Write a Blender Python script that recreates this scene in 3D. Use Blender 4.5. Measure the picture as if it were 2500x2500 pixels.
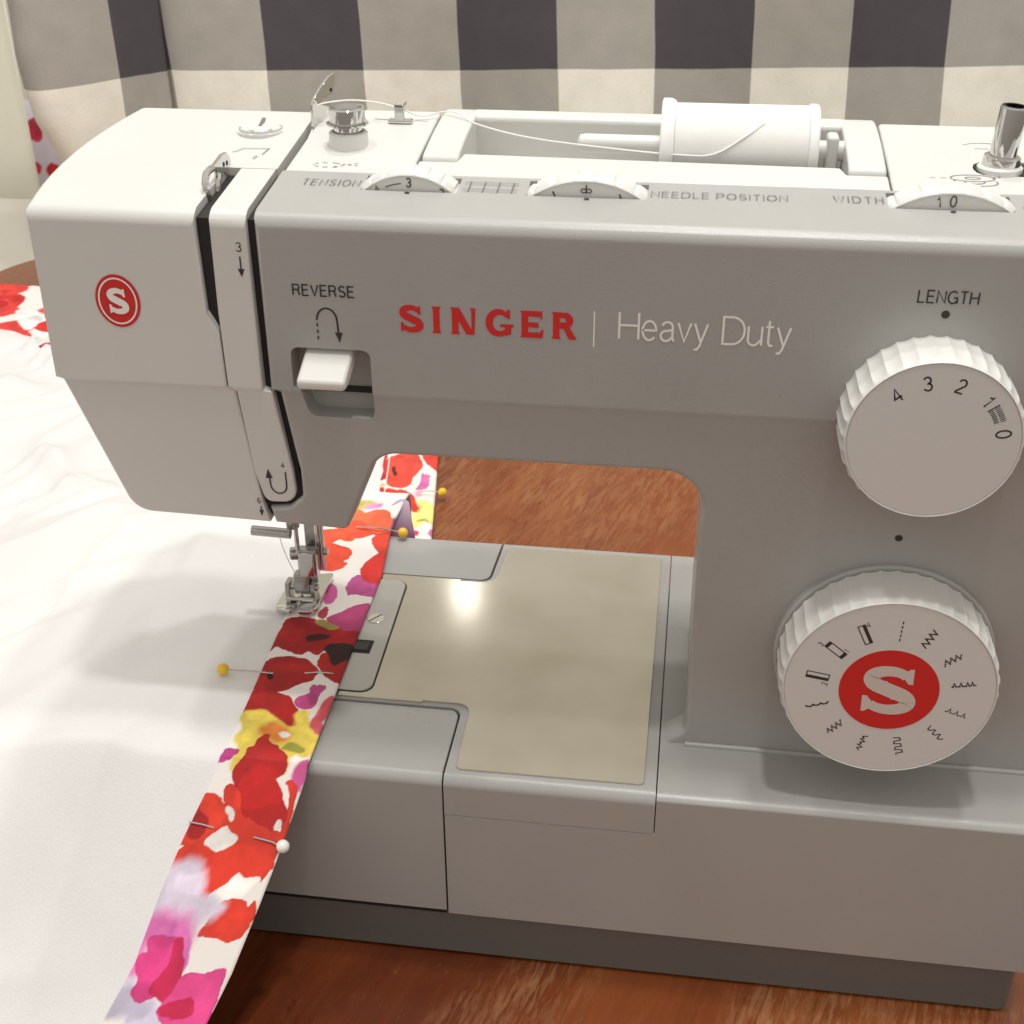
import bpy, bmesh, math, random
import numpy as np
from mathutils import Vector, Matrix
random.seed(4)
rng = np.random.default_rng(7)
for o in list(bpy.data.objects): bpy.data.objects.remove(o)
scene = bpy.context.scene
col = scene.collection
S = 0.001                      # everything below is measured in millimetres

# ------------------------------------------------------------------ camera
CAM = (70.68, -325.25, 378.26)
RIGHT = (0.99029, 0.13892, -0.00518); UP = (-0.06460, 0.49285, 0.86771); FWD = (-0.12310, 0.85895, -0.49704)
cd = bpy.data.cameras.new('camera'); cam = bpy.data.objects.new('camera', cd); col.objects.link(cam)
cam.matrix_world = Matrix(((RIGHT[0], UP[0], -FWD[0], CAM[0]*S), (RIGHT[1], UP[1], -FWD[1], CAM[1]*S),
                           (RIGHT[2], UP[2], -FWD[2], CAM[2]*S), (0, 0, 0, 1)))
cd.sensor_width = 36; cd.lens = 36*3173.3/2500; cd.clip_start = 0.01; cd.clip_end = 50
cd.dof.use_dof = True; cd.dof.focus_distance = 0.43; cd.dof.aperture_fstop = 50
scene.camera = cam

# ------------------------------------------------------------------ light
w = bpy.data.worlds.new('World'); scene.world = w; w.use_nodes = True
bg = w.node_tree.nodes['Background']; bg.inputs[1].default_value = 1.0
# soft room light: pale ceiling, dimmer warm walls, dark floor
tcw = w.node_tree.nodes.new('ShaderNodeTexCoord'); sxw = w.node_tree.nodes.new('ShaderNodeSeparateXYZ'); crw = w.node_tree.nodes.new('ShaderNodeValToRGB')
mrw = w.node_tree.nodes.new('ShaderNodeMapRange'); mrw.inputs['From Min'].default_value = -1
for q in ((tcw.outputs['Generated'], sxw.inputs[0]), (sxw.outputs[2], mrw.inputs['Value']), (mrw.outputs[0], crw.inputs['Fac']), (crw.outputs['Color'], bg.inputs[0])): w.node_tree.links.new(*q)
ew = crw.color_ramp.elements; ew[0].position = .30; ew[0].color = (.15, .125, .105, 1); ew[1].position = .85; ew[1].color = (.80, .765, .71, 1)
kw = ew.new(.52); kw.color = (.54, .495, .445, 1)
def bulb(name, x, y, z, watts, radius=26, color=(1, .985, .95)):
    l = bpy.data.lights.new(name, 'POINT'); l.energy = watts; l.color = color; l.shadow_soft_size = radius*S
    o = bpy.data.objects.new(name, l); o.location = (x*S, y*S, z*S); col.objects.link(o); return o
# the bulbs of the lamp hanging over the table
bulb('lamp_bulb', 118, -167, 1600, 24, 42)
bulb('lamp_bulb', 275, 58, 1600, 18.5, 42)
bulb('lamp_bulb', 60, 445, 1610, 18.5, 42)
bulb('lamp_bulb', -430, 120, 1600, 13.5, 42)
# a lamp farther back in the room, the one mirrored in the steel bed plate
bulb('room_lamp', -356, 1953, 1312, .4, 26)
scene.view_settings.view_transform = 'Standard'; scene.view_settings.look = 'None'
scene.view_settings.exposure = 0; scene.view_settings.gamma = 1; scene.view_settings.use_curve_mapping = False
scene.render.engine = 'CYCLES'
scene.render.resolution_x = 1024; scene.render.resolution_y = 1024
scene.cycles.max_bounces = 8; scene.cycles.diffuse_bounces = 4; scene.cycles.glossy_bounces = 4

# ------------------------------------------------------------------ materials
def mat(name, color, rough=.5, metal=0., bump=None, spec=.5, aniso=0, coat=0, sheen=0, var=None):
    m = bpy.data.materials.new(name); m.use_nodes = True; nt = m.node_tree; b = nt.nodes['Principled BSDF']
    b.inputs['Base Color'].default_value = (*color, 1); b.inputs['Roughness'].default_value = rough
    b.inputs['Metallic'].default_value = metal; b.inputs['Specular IOR Level'].default_value = spec
    b.inputs['Anisotropic'].default_value = aniso; b.inputs['Coat Weight'].default_value = coat
    b.inputs['Sheen Weight'].default_value = sheen
    tc = nt.nodes.new('ShaderNodeTexCoord')
    if bump:
        sc, st = bump
        n = nt.nodes.new('ShaderNodeTexNoise'); n.inputs['Scale'].default_value = sc; n.inputs['Detail'].default_value = 3
        bp = nt.nodes.new('ShaderNodeBump'); bp.inputs['Strength'].default_value = st; bp.inputs['Distance'].default_value = .0002
        nt.links.new(tc.outputs['Object'], n.inputs['Vector']); nt.links.new(n.outputs['Fac'], bp.inputs['Height'])
        nt.links.new(bp.outputs['Normal'], b.inputs['Normal'])
    if var:
        sc, amt = var
        n = nt.nodes.new('ShaderNodeTexNoise'); n.inputs['Scale'].default_value = sc; n.inputs['Detail'].default_value = 4
        mr = nt.nodes.new('ShaderNodeMapRange'); mr.inputs['To Min'].default_value = 1-amt; mr.inputs['To Max'].default_value = 1+amt
        mx = nt.nodes.new('ShaderNodeMix'); mx.data_type = 'RGBA'; mx.blend_type = 'MULTIPLY'; mx.inputs['Factor'].default_value = 1
        mx.inputs['A'].default_value = (*color, 1)
        nt.links.new(tc.outputs['Object'], n.inputs['Vector']); nt.links.new(n.outputs['Fac'], mr.inputs['Value'])
        nt.links.new(mr.outputs[0], mx.inputs['B']); nt.links.new(mx.outputs['Result'], b.inputs['Base Color'])
        r2 = nt.nodes.new('ShaderNodeMapRange'); r2.inputs['To Min'].default_value = rough*.7; r2.inputs['To Max'].default_value = min(1, rough*1.4)
        nt.links.new(n.outputs['Fac'], r2.inputs['Value']); nt.links.new(r2.outputs[0], b.inputs['Roughness'])
    return m
GREY = mat('grey_plastic', (.380, .377, .362), .30, bump=(2200, .32), var=(30, .06))
WHITE = mat('white_plastic', (.64, .635, .61), .33, bump=(2200, .25), var=(26, .035))
KNOB = mat('white_knob_plastic', (.70, .695, .665), .38, bump=(1800, .12))
FACE = mat('dial_face', (.66, .655, .635), .45, bump=(2600, .2))
DARKG = mat('dark_grey_base', (.135, .13, .12), .5, bump=(2600, .4))
BLACK = mat('black_slot', (.012, .011, .010), .6)
INK = mat('black_print', (.03, .027, .025), .5)
GINK = mat('grey_print', (.16, .155, .15), .5)
RED = mat('red_print', (.62, .022, .020), .42)
PALE = mat('pale_print', (.86, .84, .80), .45)
BADGE = mat('badge_letter', (.62, .57, .52), .45)
CHROME = mat('chrome', (.66, .65, .63), .06, 1.0)
STEEL = mat('dull_steel', (.44, .43, .42), .22, 1.0, bump=(900, .1))
THREAD = mat('white_thread', (.86, .86, .84), .7)
SPOOLM = mat('white_spool_plastic', (.86, .86, .85), .35)
SHEETM = mat('white_cotton', (.775, .765, .755), .85, bump=(1300, .8), sheen=.1)
YEL = mat('yellow_pin_head', (.85, .55, .02), .25, coat=.3)
PEARL = mat('white_pin_head', (.85, .84, .80), .22, coat=.3)
WALLM = mat('cream_wall', (.86, .84, .71), .8, bump=(60, .2))
CREAM = mat('cream_upholstery', (.66, .63, .55), .85, bump=(700, .4))

def brushed():
    m = mat('brushed_steel_plate', (.60, .565, .49), .26, .70)
    nt = m.node_tree; b = nt.nodes['Principled BSDF']; tc = nt.nodes['Texture Coordinate']
    mp = nt.nodes.new('ShaderNodeMapping'); mp.inputs['Scale'].default_value = (12, 1500, 12)
    n = nt.nodes.new('ShaderNodeTexNoise'); n.inputs['Scale'].default_value = 1; n.inputs['Detail'].default_value = 2
    bp = nt.nodes.new('ShaderNodeBump'); bp.inputs['Strength'].default_value = .035; bp.inputs['Distance'].default_value = .0002
    nt.links.new(tc.outputs['Object'], mp.inputs['Vector']); nt.links.new(mp.outputs[0], n.inputs['Vector'])
    nt.links.new(n.outputs['Fac'], bp.inputs['Height']); nt.links.new(bp.outputs['Normal'], b.inputs['Normal'])
    n2 = nt.nodes.new('ShaderNodeTexNoise'); n2.inputs['Scale'].default_value = 30; n2.inputs['Detail'].default_value = 4
    cr = nt.nodes.new('ShaderNodeValToRGB'); cr.color_ramp.elements[0].position = .42; cr.color_ramp.elements[1].position = .72
    cr.color_ramp.elements[0].color = (.54, .505, .445, 1); cr.color_ramp.elements[1].color = (.48, .44, .375, 1)
    nt.links.new(tc.outputs['Object'], n2.inputs['Vector']); nt.links.new(n2.outputs['Fac'], cr.inputs['Fac'])
    nt.links.new(cr.outputs['Color'], b.inputs['Base Color'])
    mr = nt.nodes.new('ShaderNodeMapRange'); mr.inputs['To Min'].default_value = .085; mr.inputs['To Max'].default_value = .14
    nt.links.new(n2.outputs['Fac'], mr.inputs['Value']); nt.links.new(mr.outputs[0], b.inputs['Roughness'])
    return m
PLATE = brushed()

def wood():
    m = bpy.data.materials.new('worn_table_wood'); m.use_nodes = True; nt = m.node_tree; b = nt.nodes['Principled BSDF']
    N = nt.nodes.new; L = nt.links.new
    tc = N('ShaderNodeTexCoord'); mp = N('ShaderNodeMapping'); mp.inputs['Rotation'].default_value = (0, 0, math.radians(16))
    L(tc.outputs['Object'], mp.inputs['Vector'])
    def noise(scale, detail, stretch, rough=.6, dist=0):
        ms = N('ShaderNodeMapping'); ms.inputs['Scale'].default_value = stretch; L(mp.outputs[0], ms.inputs['Vector'])
        n = N('ShaderNodeTexNoise'); n.inputs['Scale'].default_value = scale; n.inputs['Detail'].default_value = detail
        n.inputs['Roughness'].default_value = rough; n.inputs['Distortion'].default_value = dist
        L(ms.outputs[0], n.inputs['Vector']); return n
    def ramp(src, stops):
        r = N('ShaderNodeValToRGB'); e = r.color_ramp.elements
        e[0].position, e[0].color = stops[0][0], (*stops[0][1], 1); e[1].position, e[1].color = stops[-1][0], (*stops[-1][1], 1)
        for p, c in stops[1:-1]:
            k = e.new(p); k.color = (*c, 1)
        L(src, r.inputs['Fac']); return r
    big = noise(6, 6, (1.9, .45, 1), .60, .8)
    base = ramp(big.outputs['Fac'], [(.30, (.100, .021, .007)), (.45, (.180, .042, .011)), (.57, (.235, .063, .017)), (.72, (.29, .098, .030))])
    grain = noise(160, 8, (2.4, .12, 1), .76, .3)
    gr = ramp(grain.outputs['Fac'], [(.33, (.82, .80, .78)), (.55, (1, 1, 1)), (.72, (1.07, 1.08, 1.09))])
    mul = N('ShaderNodeMix'); mul.data_type = 'RGBA'; mul.blend_type = 'MULTIPLY'; mul.inputs['Factor'].default_value = 1
    L(base.outputs['Color'], mul.inputs['A']); L(gr.outputs['Color'], mul.inputs['B'])
    # worn, paler scuffs: patches broken up along the grain, and a sprinkling of fine scratches
    sc = noise(300, 9, (1.5, .2, 1), .74, .5); area = noise(6.5, 5, (1.3, .55, 1), .62, .7)
    scm = ramp(sc.outputs['Fac'], [(.46, (0, 0, 0)), (.58, (1, 1, 1))]); arm = ramp(area.outputs['Fac'], [(.51, (.0, .0, .0)), (.64, (1, 1, 1))])
    mm0 = N('ShaderNodeMath'); mm0.operation = 'MULTIPLY'; L(scm.outputs['Color'], mm0.inputs[0]); L(arm.outputs['Color'], mm0.inputs[1])
    fs = noise(900, 5, (1.6, .14, 1), .6, .2); fsm = ramp(fs.outputs['Fac'], [(.655, (0, 0, 0)), (.70, (.45, .45, .45))])
    mm = N('ShaderNodeMath'); mm.operation = 'MAXIMUM'; L(mm0.outputs[0], mm.inputs[0]); L(fsm.outputs['Color'], mm.inputs[1])
    m2 = N('ShaderNodeMath'); m2.operation = 'MULTIPLY'; m2.inputs[1].default_value = .44; L(mm.outputs[0], m2.inputs[0])
    mx = N('ShaderNodeMix'); mx.data_type = 'RGBA'; L(m2.outputs[0], mx.inputs['Factor']); L(mul.outputs['Result'], mx.inputs['A'])
    mx.inputs['B'].default_value = (.46, .24, .10, 1)
    # small dark nicks
    nk = noise(120, 5, (1.0, .5, 1), .7); nkm = ramp(nk.outputs['Fac'], [(.27, (.55, .55, .55)), (.36, (1, 1, 1))])
    mx3 = N('ShaderNodeMix'); mx3.data_type = 'RGBA'; mx3.blend_type = 'MULTIPLY'; mx3.inputs['Factor'].default_value = 1
    L(mx.outputs['Result'], mx3.inputs['A']); L(nkm.outputs['Color'], mx3.inputs['B']); L(mx3.outputs['Result'], b.inputs['Base Color'])
    rr = N('ShaderNodeMapRange'); rr.inputs['To Min'].default_value = .26; rr.inputs['To Max'].default_value = .55
    L(mm.outputs[0], rr.inputs['Value']); L(rr.outputs[0], b.inputs['Roughness'])
    bp = N('ShaderNodeBump'); bp.inputs['Strength'].default_value = .12; bp.inputs['Distance'].default_value = .0005
    L(grain.outputs['Fac'], bp.inputs['Height']); L(bp.outputs['Normal'], b.inputs['Normal'])
    return m
WOOD = wood()

def check_fabric():
    # woven buffalo check, 90 mm squares; u,v come from the chair's own surface (UV map in metres)
    m = bpy.data.materials.new('buffalo_check_fabric'); m.use_nodes = True; nt = m.node_tree; b = nt.nodes['Principled BSDF']
    N = nt.nodes.new; L = nt.links.new
    uv = N('ShaderNodeUVMap'); sp = N('ShaderNodeSeparateXYZ'); L(uv.outputs[0], sp.inputs[0])
    wob = N('ShaderNodeTexNoise'); wob.inputs['Scale'].default_value = 9; L(uv.outputs[0], wob.inputs['Vector'])
    def stripe(src):
        a = N('ShaderNodeMath'); a.operation = 'MULTIPLY_ADD'; L(wob.outputs['Fac'], a.inputs[0]); a.inputs[1].default_value = .004; L(src, a.inputs[2])
        d = N('ShaderNodeMath'); d.operation = 'DIVIDE'; L(a.outputs[0], d.inputs[0]); d.inputs[1].default_value = .180
        f = N('ShaderNodeMath'); f.operation = 'FRACT'; L(d.outputs[0], f.inputs[0])
        g = N('ShaderNodeMath'); g.operation = 'LESS_THAN'; L(f.outputs[0], g.inputs[0]); g.inputs[1].default_value = .5; return g
    su, sv = stripe(sp.outputs[0]), stripe(sp.outputs[1])
    ad = N('ShaderNodeMath'); ad.operation = 'ADD'; L(su.outputs[0], ad.inputs[0]); L(sv.outputs[0], ad.inputs[1])
    hf = N('ShaderNodeMath'); hf.operation = 'MULTIPLY'; hf.inputs[1].default_value = .5; L(ad.outputs[0], hf.inputs[0])
    r = N('ShaderNodeValToRGB'); r.color_ramp.interpolation = 'CONSTANT'; e = r.color_ramp.elements
    e[0].position = 0; e[0].color = (.88, .865, .76, 1); e[1].position = .75; e[1].color = (.078, .070, .078, 1)
    k = e.new(.25); k.color = (.40, .385, .345, 1); L(hf.outputs[0], r.inputs['Fac'])
    n = N('ShaderNodeTexNoise'); n.inputs['Scale'].default_value = 700; n.inputs['Detail'].default_value = 4; L(uv.outputs[0], n.inputs['Vector'])
    n2 = N('ShaderNodeTexNoise'); n2.inputs['Scale'].default_value = 40; n2.inputs['Detail'].default_value = 5; L(uv.outputs[0], n2.inputs['Vector'])
    sm = N('ShaderNodeMath'); sm.operation = 'ADD'; L(n.outputs['Fac'], sm.inputs[0]); L(n2.outputs['Fac'], sm.inputs[1])
    mr = N('ShaderNodeMapRange'); mr.inputs['From Min'].default_value = .6; mr.inputs['From Max'].default_value = 1.4
    mr.inputs['To Min'].default_value = .88; mr.inputs['To Max'].default_value = 1.12; L(sm.outputs[0], mr.inputs['Value'])
    mx = N('ShaderNodeMix'); mx.data_type = 'RGBA'; mx.blend_type = 'MULTIPLY'; mx.inputs['Factor'].default_value = 1
    L(r.outputs['Color'], mx.inputs['A']); L(mr.outputs[0], mx.inputs['B']); L(mx.outputs['Result'], b.inputs['Base Color'])
    b.inputs['Roughness'].default_value = .9
    bp = N('ShaderNodeBump'); bp.inputs['Strength'].default_value = .4; bp.inputs['Distance'].default_value = .0006
    L(n.outputs['Fac'], bp.inputs['Height']); L(bp.outputs['Normal'], b.inputs['Normal'])
    return m
CHECK = check_fabric()

def printed(name):
    # cotton whose printed colours, and a fold's painted shade, are stored on the cloth itself
    m = bpy.data.materials.new(name); m.use_nodes = True; nt = m.node_tree; b = nt.nodes['Principled BSDF']
    a = nt.nodes.new('ShaderNodeAttribute'); a.attribute_name = 'print'
    nt.links.new(a.outputs['Color'], b.inputs['Base Color']); b.inputs['Roughness'].default_value = .72
    tc = nt.nodes.new('ShaderNodeTexCoord'); n = nt.nodes.new('ShaderNodeTexNoise'); n.inputs['Scale'].default_value = 1500
    bp = nt.nodes.new('ShaderNodeBump'); bp.inputs['Strength'].default_value = .25; bp.inputs['Distance'].default_value = .0002
    nt.links.new(tc.outputs['Object'], n.inputs['Vector']); nt.links.new(n.outputs['Fac'], bp.inputs['Height']); nt.links.new(bp.outputs['Normal'], b.inputs['Normal'])
    return m
FLORAL = printed('printed_floral_cotton')

# ------------------------------------------------------------------ geometry helpers (mm)
class MB:
    def __init__(s): s.v = []; s.f = []
    def add(s, v, f):
        k = len(s.v); s.v += [tuple(p) for p in v]; s.f += [tuple(i+k for i in q) for q in f]; return s
    def warp(s, fn): s.v = [tuple(fn(*p)) for p in s.v]; return s
def finish(me, angle=35):
    bm = bmesh.new(); bm.from_mesh(me)
    bmesh.ops.remove_doubles(bm, verts=bm.verts, dist=1e-7)
    bmesh.ops.recalc_face_normals(bm, faces=bm.faces)
    bmesh.ops.dissolve_degenerate(bm, dist=2e-7, edges=bm.edges)
    big = [f for f in bm.faces if len(f.verts) > 4]
    if big: bmesh.ops.triangulate(bm, faces=big, ngon_method='BEAUTY')
    bmesh.ops.recalc_face_normals(bm, faces=bm.faces)
    for f in bm.faces: f.smooth = True
    ca = math.radians(angle)
    for e in bm.edges:
        e.smooth = len(e.link_faces) == 2 and e.calc_face_angle(0) < ca
    bm.to_mesh(me); bm.free()
def shade(me, angle=35):
    # rounded rims keep the normal of the wide flat face they run out of, so flat panels stay flat
    bm = bmesh.new(); bm.from_mesh(me); bm.faces.ensure_lookup_table(); bm.normal_update()
    nf = len(bm.faces); N = [f.normal.copy() for f in bm.faces]; A = [f.calc_area()*1e6 for f in bm.faces]; g = [-1]*nf; flat = []
    for i in range(nf):
        if g[i] >= 0: continue
        k = len(flat); st = [i]; g[i] = k; ar = 0; per = 0; n0 = N[i]
        while st:
            j = st.pop(); ar += A[j]
            for e in bm.faces[j].edges:
                inside = False
                for f in e.link_faces:
                    if f.index == j: continue
                    if N[f.index].dot(n0) > .999995:
                        inside = True
                        if g[f.index] < 0: g[f.index] = k; st.append(f.index)
                if not inside: per += e.calc_length()*1e3
        flat.append(2*ar/max(per, 1e-6) > 2.0)
    ca = math.cos(math.radians(angle)); out = []
    for f in bm.faces:
        for l in f.loops:
            if flat[g[f.index]]: out.append(N[f.index]); continue
            best = None; acc = Vector()
            for h in l.vert.link_faces:
                if N[h.index].dot(N[f.index]) < ca: continue
                if flat[g[h.index]] and (best is None or A[h.index] > A[best]): best = h.index
                acc += N[h.index]*A[h.index]
            out.append(N[best] if best is not None else (acc.normalized() if acc.length > 0 else N[f.index]))
    bm.free(); me.normals_split_custom_set([tuple(v) for v in out])
def build(name, mb, m, parent=None, angle=35, wn=True, cuts=(), keep=(), cuts_at=(), after=None, flat=False):
    me = bpy.data.meshes.new(name); me.from_pydata([(x*S, y*S, z*S) for x, y, z in mb.v], [], mb.f); me.materials.append(m)
    o = bpy.data.objects.new(name, me); col.objects.link(o)
    if not flat:
        bm = bmesh.new(); bm.from_mesh(me); bmesh.ops.recalc_face_normals(bm, faces=bm.faces); bm.to_mesh(me); bm.free()
    tmp = []
    for mode, lst in (('INTERSECT', keep), ('DIFFERENCE', cuts)):
        for c in lst:
            cm = bpy.data.meshes.new('cutter'); cm.from_pydata([(x*S, y*S, z*S) for x, y, z in c.v], [], c.f)
            bm = bmesh.new(); bm.from_mesh(cm); bmesh.ops.recalc_face_normals(bm, faces=bm.faces); bm.to_mesh(cm); bm.free()
            co = bpy.data.objects.new('cutter', cm); col.objects.link(co); tmp.append(co)
            md = o.modifiers.new('b', 'BOOLEAN'); md.operation = mode; md.object = co; md.solver = 'EXACT'
    if tmp:
        dg = bpy.context.evaluated_depsgraph_get(); dg.update()
        nm = bpy.data.meshes.new_from_object(o.evaluated_get(dg)); o.modifiers.clear(); o.data = nm; me = nm; me.name = name
        for c in tmp:
            cm = c.data; bpy.data.objects.remove(c); bpy.data.meshes.remove(cm)
    if cuts_at or after:
        bm = bmesh.new(); bm.from_mesh(me); bmesh.ops.triangulate(bm, faces=[f for f in bm.faces if len(f.verts) > 4])
        for co, no in cuts_at:
            bmesh.ops.bisect_plane(bm, geom=bm.verts[:]+bm.edges[:]+bm.faces[:], plane_co=[c*S for c in co], plane_no=no)
        if after:
            for v in bm.verts: v.co = Vector(after(*(v.co/S)))*S
        bm.to_mesh(me); bm.free()
    if not flat: finish(me, angle)
    # origin at the centre of the piece
    n = len(me.vertices); a = np.empty(n*3); me.vertices.foreach_get('co', a); a = a.reshape(-1, 3)
    c = (a.min(0)+a.max(0))/2; a -= c; me.vertices.foreach_set('co', a.ravel()); me.update(); o.location = c
    if parent:
        o.parent = parent; o.matrix_parent_inverse = Matrix.Translation(-Vector(LOC[parent.name]))
    LOC[o.name] = tuple(c)
    if wn and not flat: shade(me, angle)
    return o
LOC = {}
def thing(name, label, cat, loc, group=None):
    o = bpy.data.objects.new(name, None); col.objects.link(o); o.empty_display_size = .02
    o.location = [c*S for c in loc]; LOC[o.name] = tuple(c*S for c in loc); o['label'] = label; o['category'] = cat
    if group: o['group'] = group
    return o
def tag(o, label, cat, group=None):
    o['label'] = label; o['category'] = cat
    if group: o['group'] = group
    return o

def rounded(pts, n=6):
    # polygon from (a, b[, radius]) corners
    out = []; N = len(pts)
    for i, p in enumerate(pts):
        r = p[2] if len(p) > 2 else 0
        P = np.array(p[:2], float)
        if r <= 0: out.append(tuple(P)); continue
        A = np.array(pts[i-1][:2], float)-P; B = np.array(pts[(i+1) % N][:2], float)-P
        la, lb = np.linalg.norm(A), np.linalg.norm(B); A /= la; B /= lb
        ang = math.acos(max(-1, min(1, A@B))); t = r/math.tan(ang/2); t = min(t, la*.49, lb*.49); r = t*math.tan(ang/2)
        bis = A+B; bis /= np.linalg.norm(bis); Cc = P+bis*(r/math.sin(ang/2))
        a0 = P+A*t-Cc; a1 = P+B*t-Cc; t0 = math.atan2(a0[1], a0[0]); t1 = math.atan2(a1[1], a1[0]); d = (t1-t0+math.pi) % (2*math.pi)-math.pi
        for k in range(n+1):
            th = t0+d*k/n; out.append((Cc[0]+r*math.cos(th), Cc[1]+r*math.sin(th)))
    return out
def inset(poly, d):
    P = np.array(poly); n = len(P)
    area = 0.5*sum(P[i-1][0]*P[i][1]-P[i][0]*P[i-1][1] for i in range(n)); sg = 1 if area > 0 else -1
    out = []
    for i in range(n):
        e0 = P[i]-P[i-1]; e1 = P[(i+1) % n]-P[i]
        l0 = np.linalg.norm(e0) or 1; l1 = np.linalg.norm(e1) or 1
        n0 = np.array([-e0[1], e0[0]])/l0*sg; n1 = np.array([-e1[1], e1[0]])/l1*sg
        k = 1+n0@n1
        out.append(tuple(P[i]+(n0+n1)/max(k, .25)*d))
    # corners tighter than the inset collapse to the crossing of their neighbours
    Q = np.array(out)
    for _ in range(6):
        rev = [(Q[(i+1) % n]-Q[i])@(P[(i+1) % n]-P[i]) < -1e-9 for i in range(n)]
        if not any(rev): break
        i0 = rev.index(False) if False in rev else 0; i = i0
        while i < i0+n:
            if rev[i % n]:
                j = i
                while rev[j % n]: j += 1
                a, b = Q[(i-1) % n], Q[i % n]; c, d_ = Q[j % n], Q[(j+1) % n]
                da = P[i % n]-P[(i-1) % n]; dc = P[(j+1) % n]-P[j % n]; den = da[0]*dc[1]-da[1]*dc[0]
                if abs(den) > 1e-9:
                    t = ((c-a)[0]*dc[1]-(c-a)[1]*dc[0])/den; X = a+da*t
                else: X = (b+c)/2
                for k in range(i, j+1): Q[k % n] = X
                i = j
            i += 1
    return [tuple(q) for q in Q]
def prism(poly, c0, c1, r0=0, r1=0, n=4, mp=None, div=1):
    # extrude polygon (a,b) along c, rim fillets r0 at c0 and r1 at c1; mp maps (a,b,c)->(x,y,z)
    mp = mp or (lambda a, b, c: (a, c, b)); sgn = 1 if c1 > c0 else -1
    rings = []
    if r0 > 0:
        for k in range(n+1):
            a = math.pi/2*k/n; rings.append((r0*(1-math.sin(a)), c0+sgn*r0*(1-math.cos(a))))
    else: rings.append((0, c0))
    lo = c0+sgn*r0; hi = c1-sgn*r1
    for k in range(1, div): rings.append((0, lo+(hi-lo)*k/div))
    if r1 > 0:
        for k in range(n+1):
            a = math.pi/2*(1-k/n); rings.append((r1*(1-math.sin(a)), c1-sgn*r1*(1-math.cos(a))))
    else: rings.append((0, c1))
    mb = MB(); m = len(poly); V = []; I = []
    for ins, c in rings:
        q = inset(poly, ins) if ins > 1e-9 else poly; row = []
        for i, (a, b) in enumerate(q):
            if i and abs(a-q[i-1][0])+abs(b-q[i-1][1]) < 1e-7: row.append(row[-1]); continue
            if i == m-1 and abs(a-q[0][0])+abs(b-q[0][1]) < 1e-7: row.append(row[0]); continue
            row.append(len(V)); V.append(mp(a, b, c))
        I.append(row)
    F = []
    def face(ix):
        r = [v for k, v in enumerate(ix) if v != ix[k-1]]
        if len(set(r)) >= 3: F.append(tuple(r))
    for k in range(len(rings)-1):
        for i in range(m):
            j = (i+1) % m; face((I[k][i], I[k][j], I[k+1][j], I[k+1][i]))
    face(tuple(I[0][::-1])); face(tuple(I[-1]))
    return mb.add(V, F)
XY = lambda a, b, c: (a, b, c)
XZ = lambda a, b, c: (a, c, b)
YZ = lambda a, b, c: (c, a, b)
def box(x0, x1, y0, y1, z0, z1, r=0, n=3):
    return prism(rounded([(x0, y0, r), (x1, y0, r), (x1, y1, r), (x0, y1, r)], n), z0, z1, min(r, (z1-z0)*.45), min(r, (z1-z0)*.45), n, XY)
def frame(axis):
    a = Vector(axis).normalized(); t = Vector((0, 0, 1)) if abs(a.z) < .9 else Vector((1, 0, 0))
    u = t.cross(a).normalized(); return u, a.cross(u), a
def lathe(prof, center, axis=(0, 0, 1), n=40, rad=None):
    # prof: (r, h) along axis; rad(theta, r, h) may modulate the radius
    u, v, a = frame(axis); c = Vector(center); V = []; m = len(prof)
    for r, h in prof:
        for k in range(n):
            t = 2*math.pi*k/n; rr = rad(t, r, h) if rad else r
            V.append(c+a*h+u*(rr*math.cos(t))+v*(rr*math.sin(t)))
    F = []
    for i in range(m-1):
        for k in range(n):
            j = (k+1) % n; F.append((i*n+k, i*n+j, (i+1)*n+j, (i+1)*n+k))
    F.append(tuple(range(n))[::-1]); F.append(tuple((m-1)*n+k for k in range(n)))
    return MB().add(V, F)
def tube(pts, r, n=8, r1=None):
    P = [Vector(p) for p in pts]; V = []; F = []; m = len(P); ref = None
    for i in range(m):
        d = (P[min(i+1, m-1)]-P[max(i-1, 0)]).normalized()
        if ref is None: u = frame(d)[0]
        else: u = (ref-d*ref.dot(d)).normalized()
        ref = u; v = d.cross(u); rr = r if r1 is None else r+(r1-r)*i/(m-1)
        V += [P[i]+u*(rr*math.cos(2*math.pi*k/n))+v*(rr*math.sin(2*math.pi*k/n)) for k in range(n)]
    for i in range(m-1):
        for k in range(n):
            j = (k+1) % n; F.append((i*n+k, i*n+j, (i+1)*n+j, (i+1)*n+k))
    F.append(tuple(range(n))[::-1]); F.append(tuple((m-1)*n+k for k in range(n)))
    return MB().add(V, F)
def ball(c, r, n=18):
    V = []; F = []; m = n//2
    for i in range(1, m):
        for k in range(n):
            a = math.pi*i/m; t = 2*math.pi*k/n; V.append((c[0]+r*math.sin(a)*math.cos(t), c[1]+r*math.sin(a)*math.sin(t), c[2]+r*math.cos(a)))
    V.append((c[0], c[1], c[2]+r)); V.append((c[0], c[1], c[2]-r)); T = len(V)-2
    for i in range(m-2):
        for k in range(n):
            j = (k+1) % n; F.append((i*n+k, (i+1)*n+k, (i+1)*n+j, i*n+j))
    for k in range(n):
        j = (k+1) % n; F.append((T, k, j)); F.append((T+1, (m-2)*n+j, (m-2)*n+k))
    return MB().add(V, F)
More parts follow.
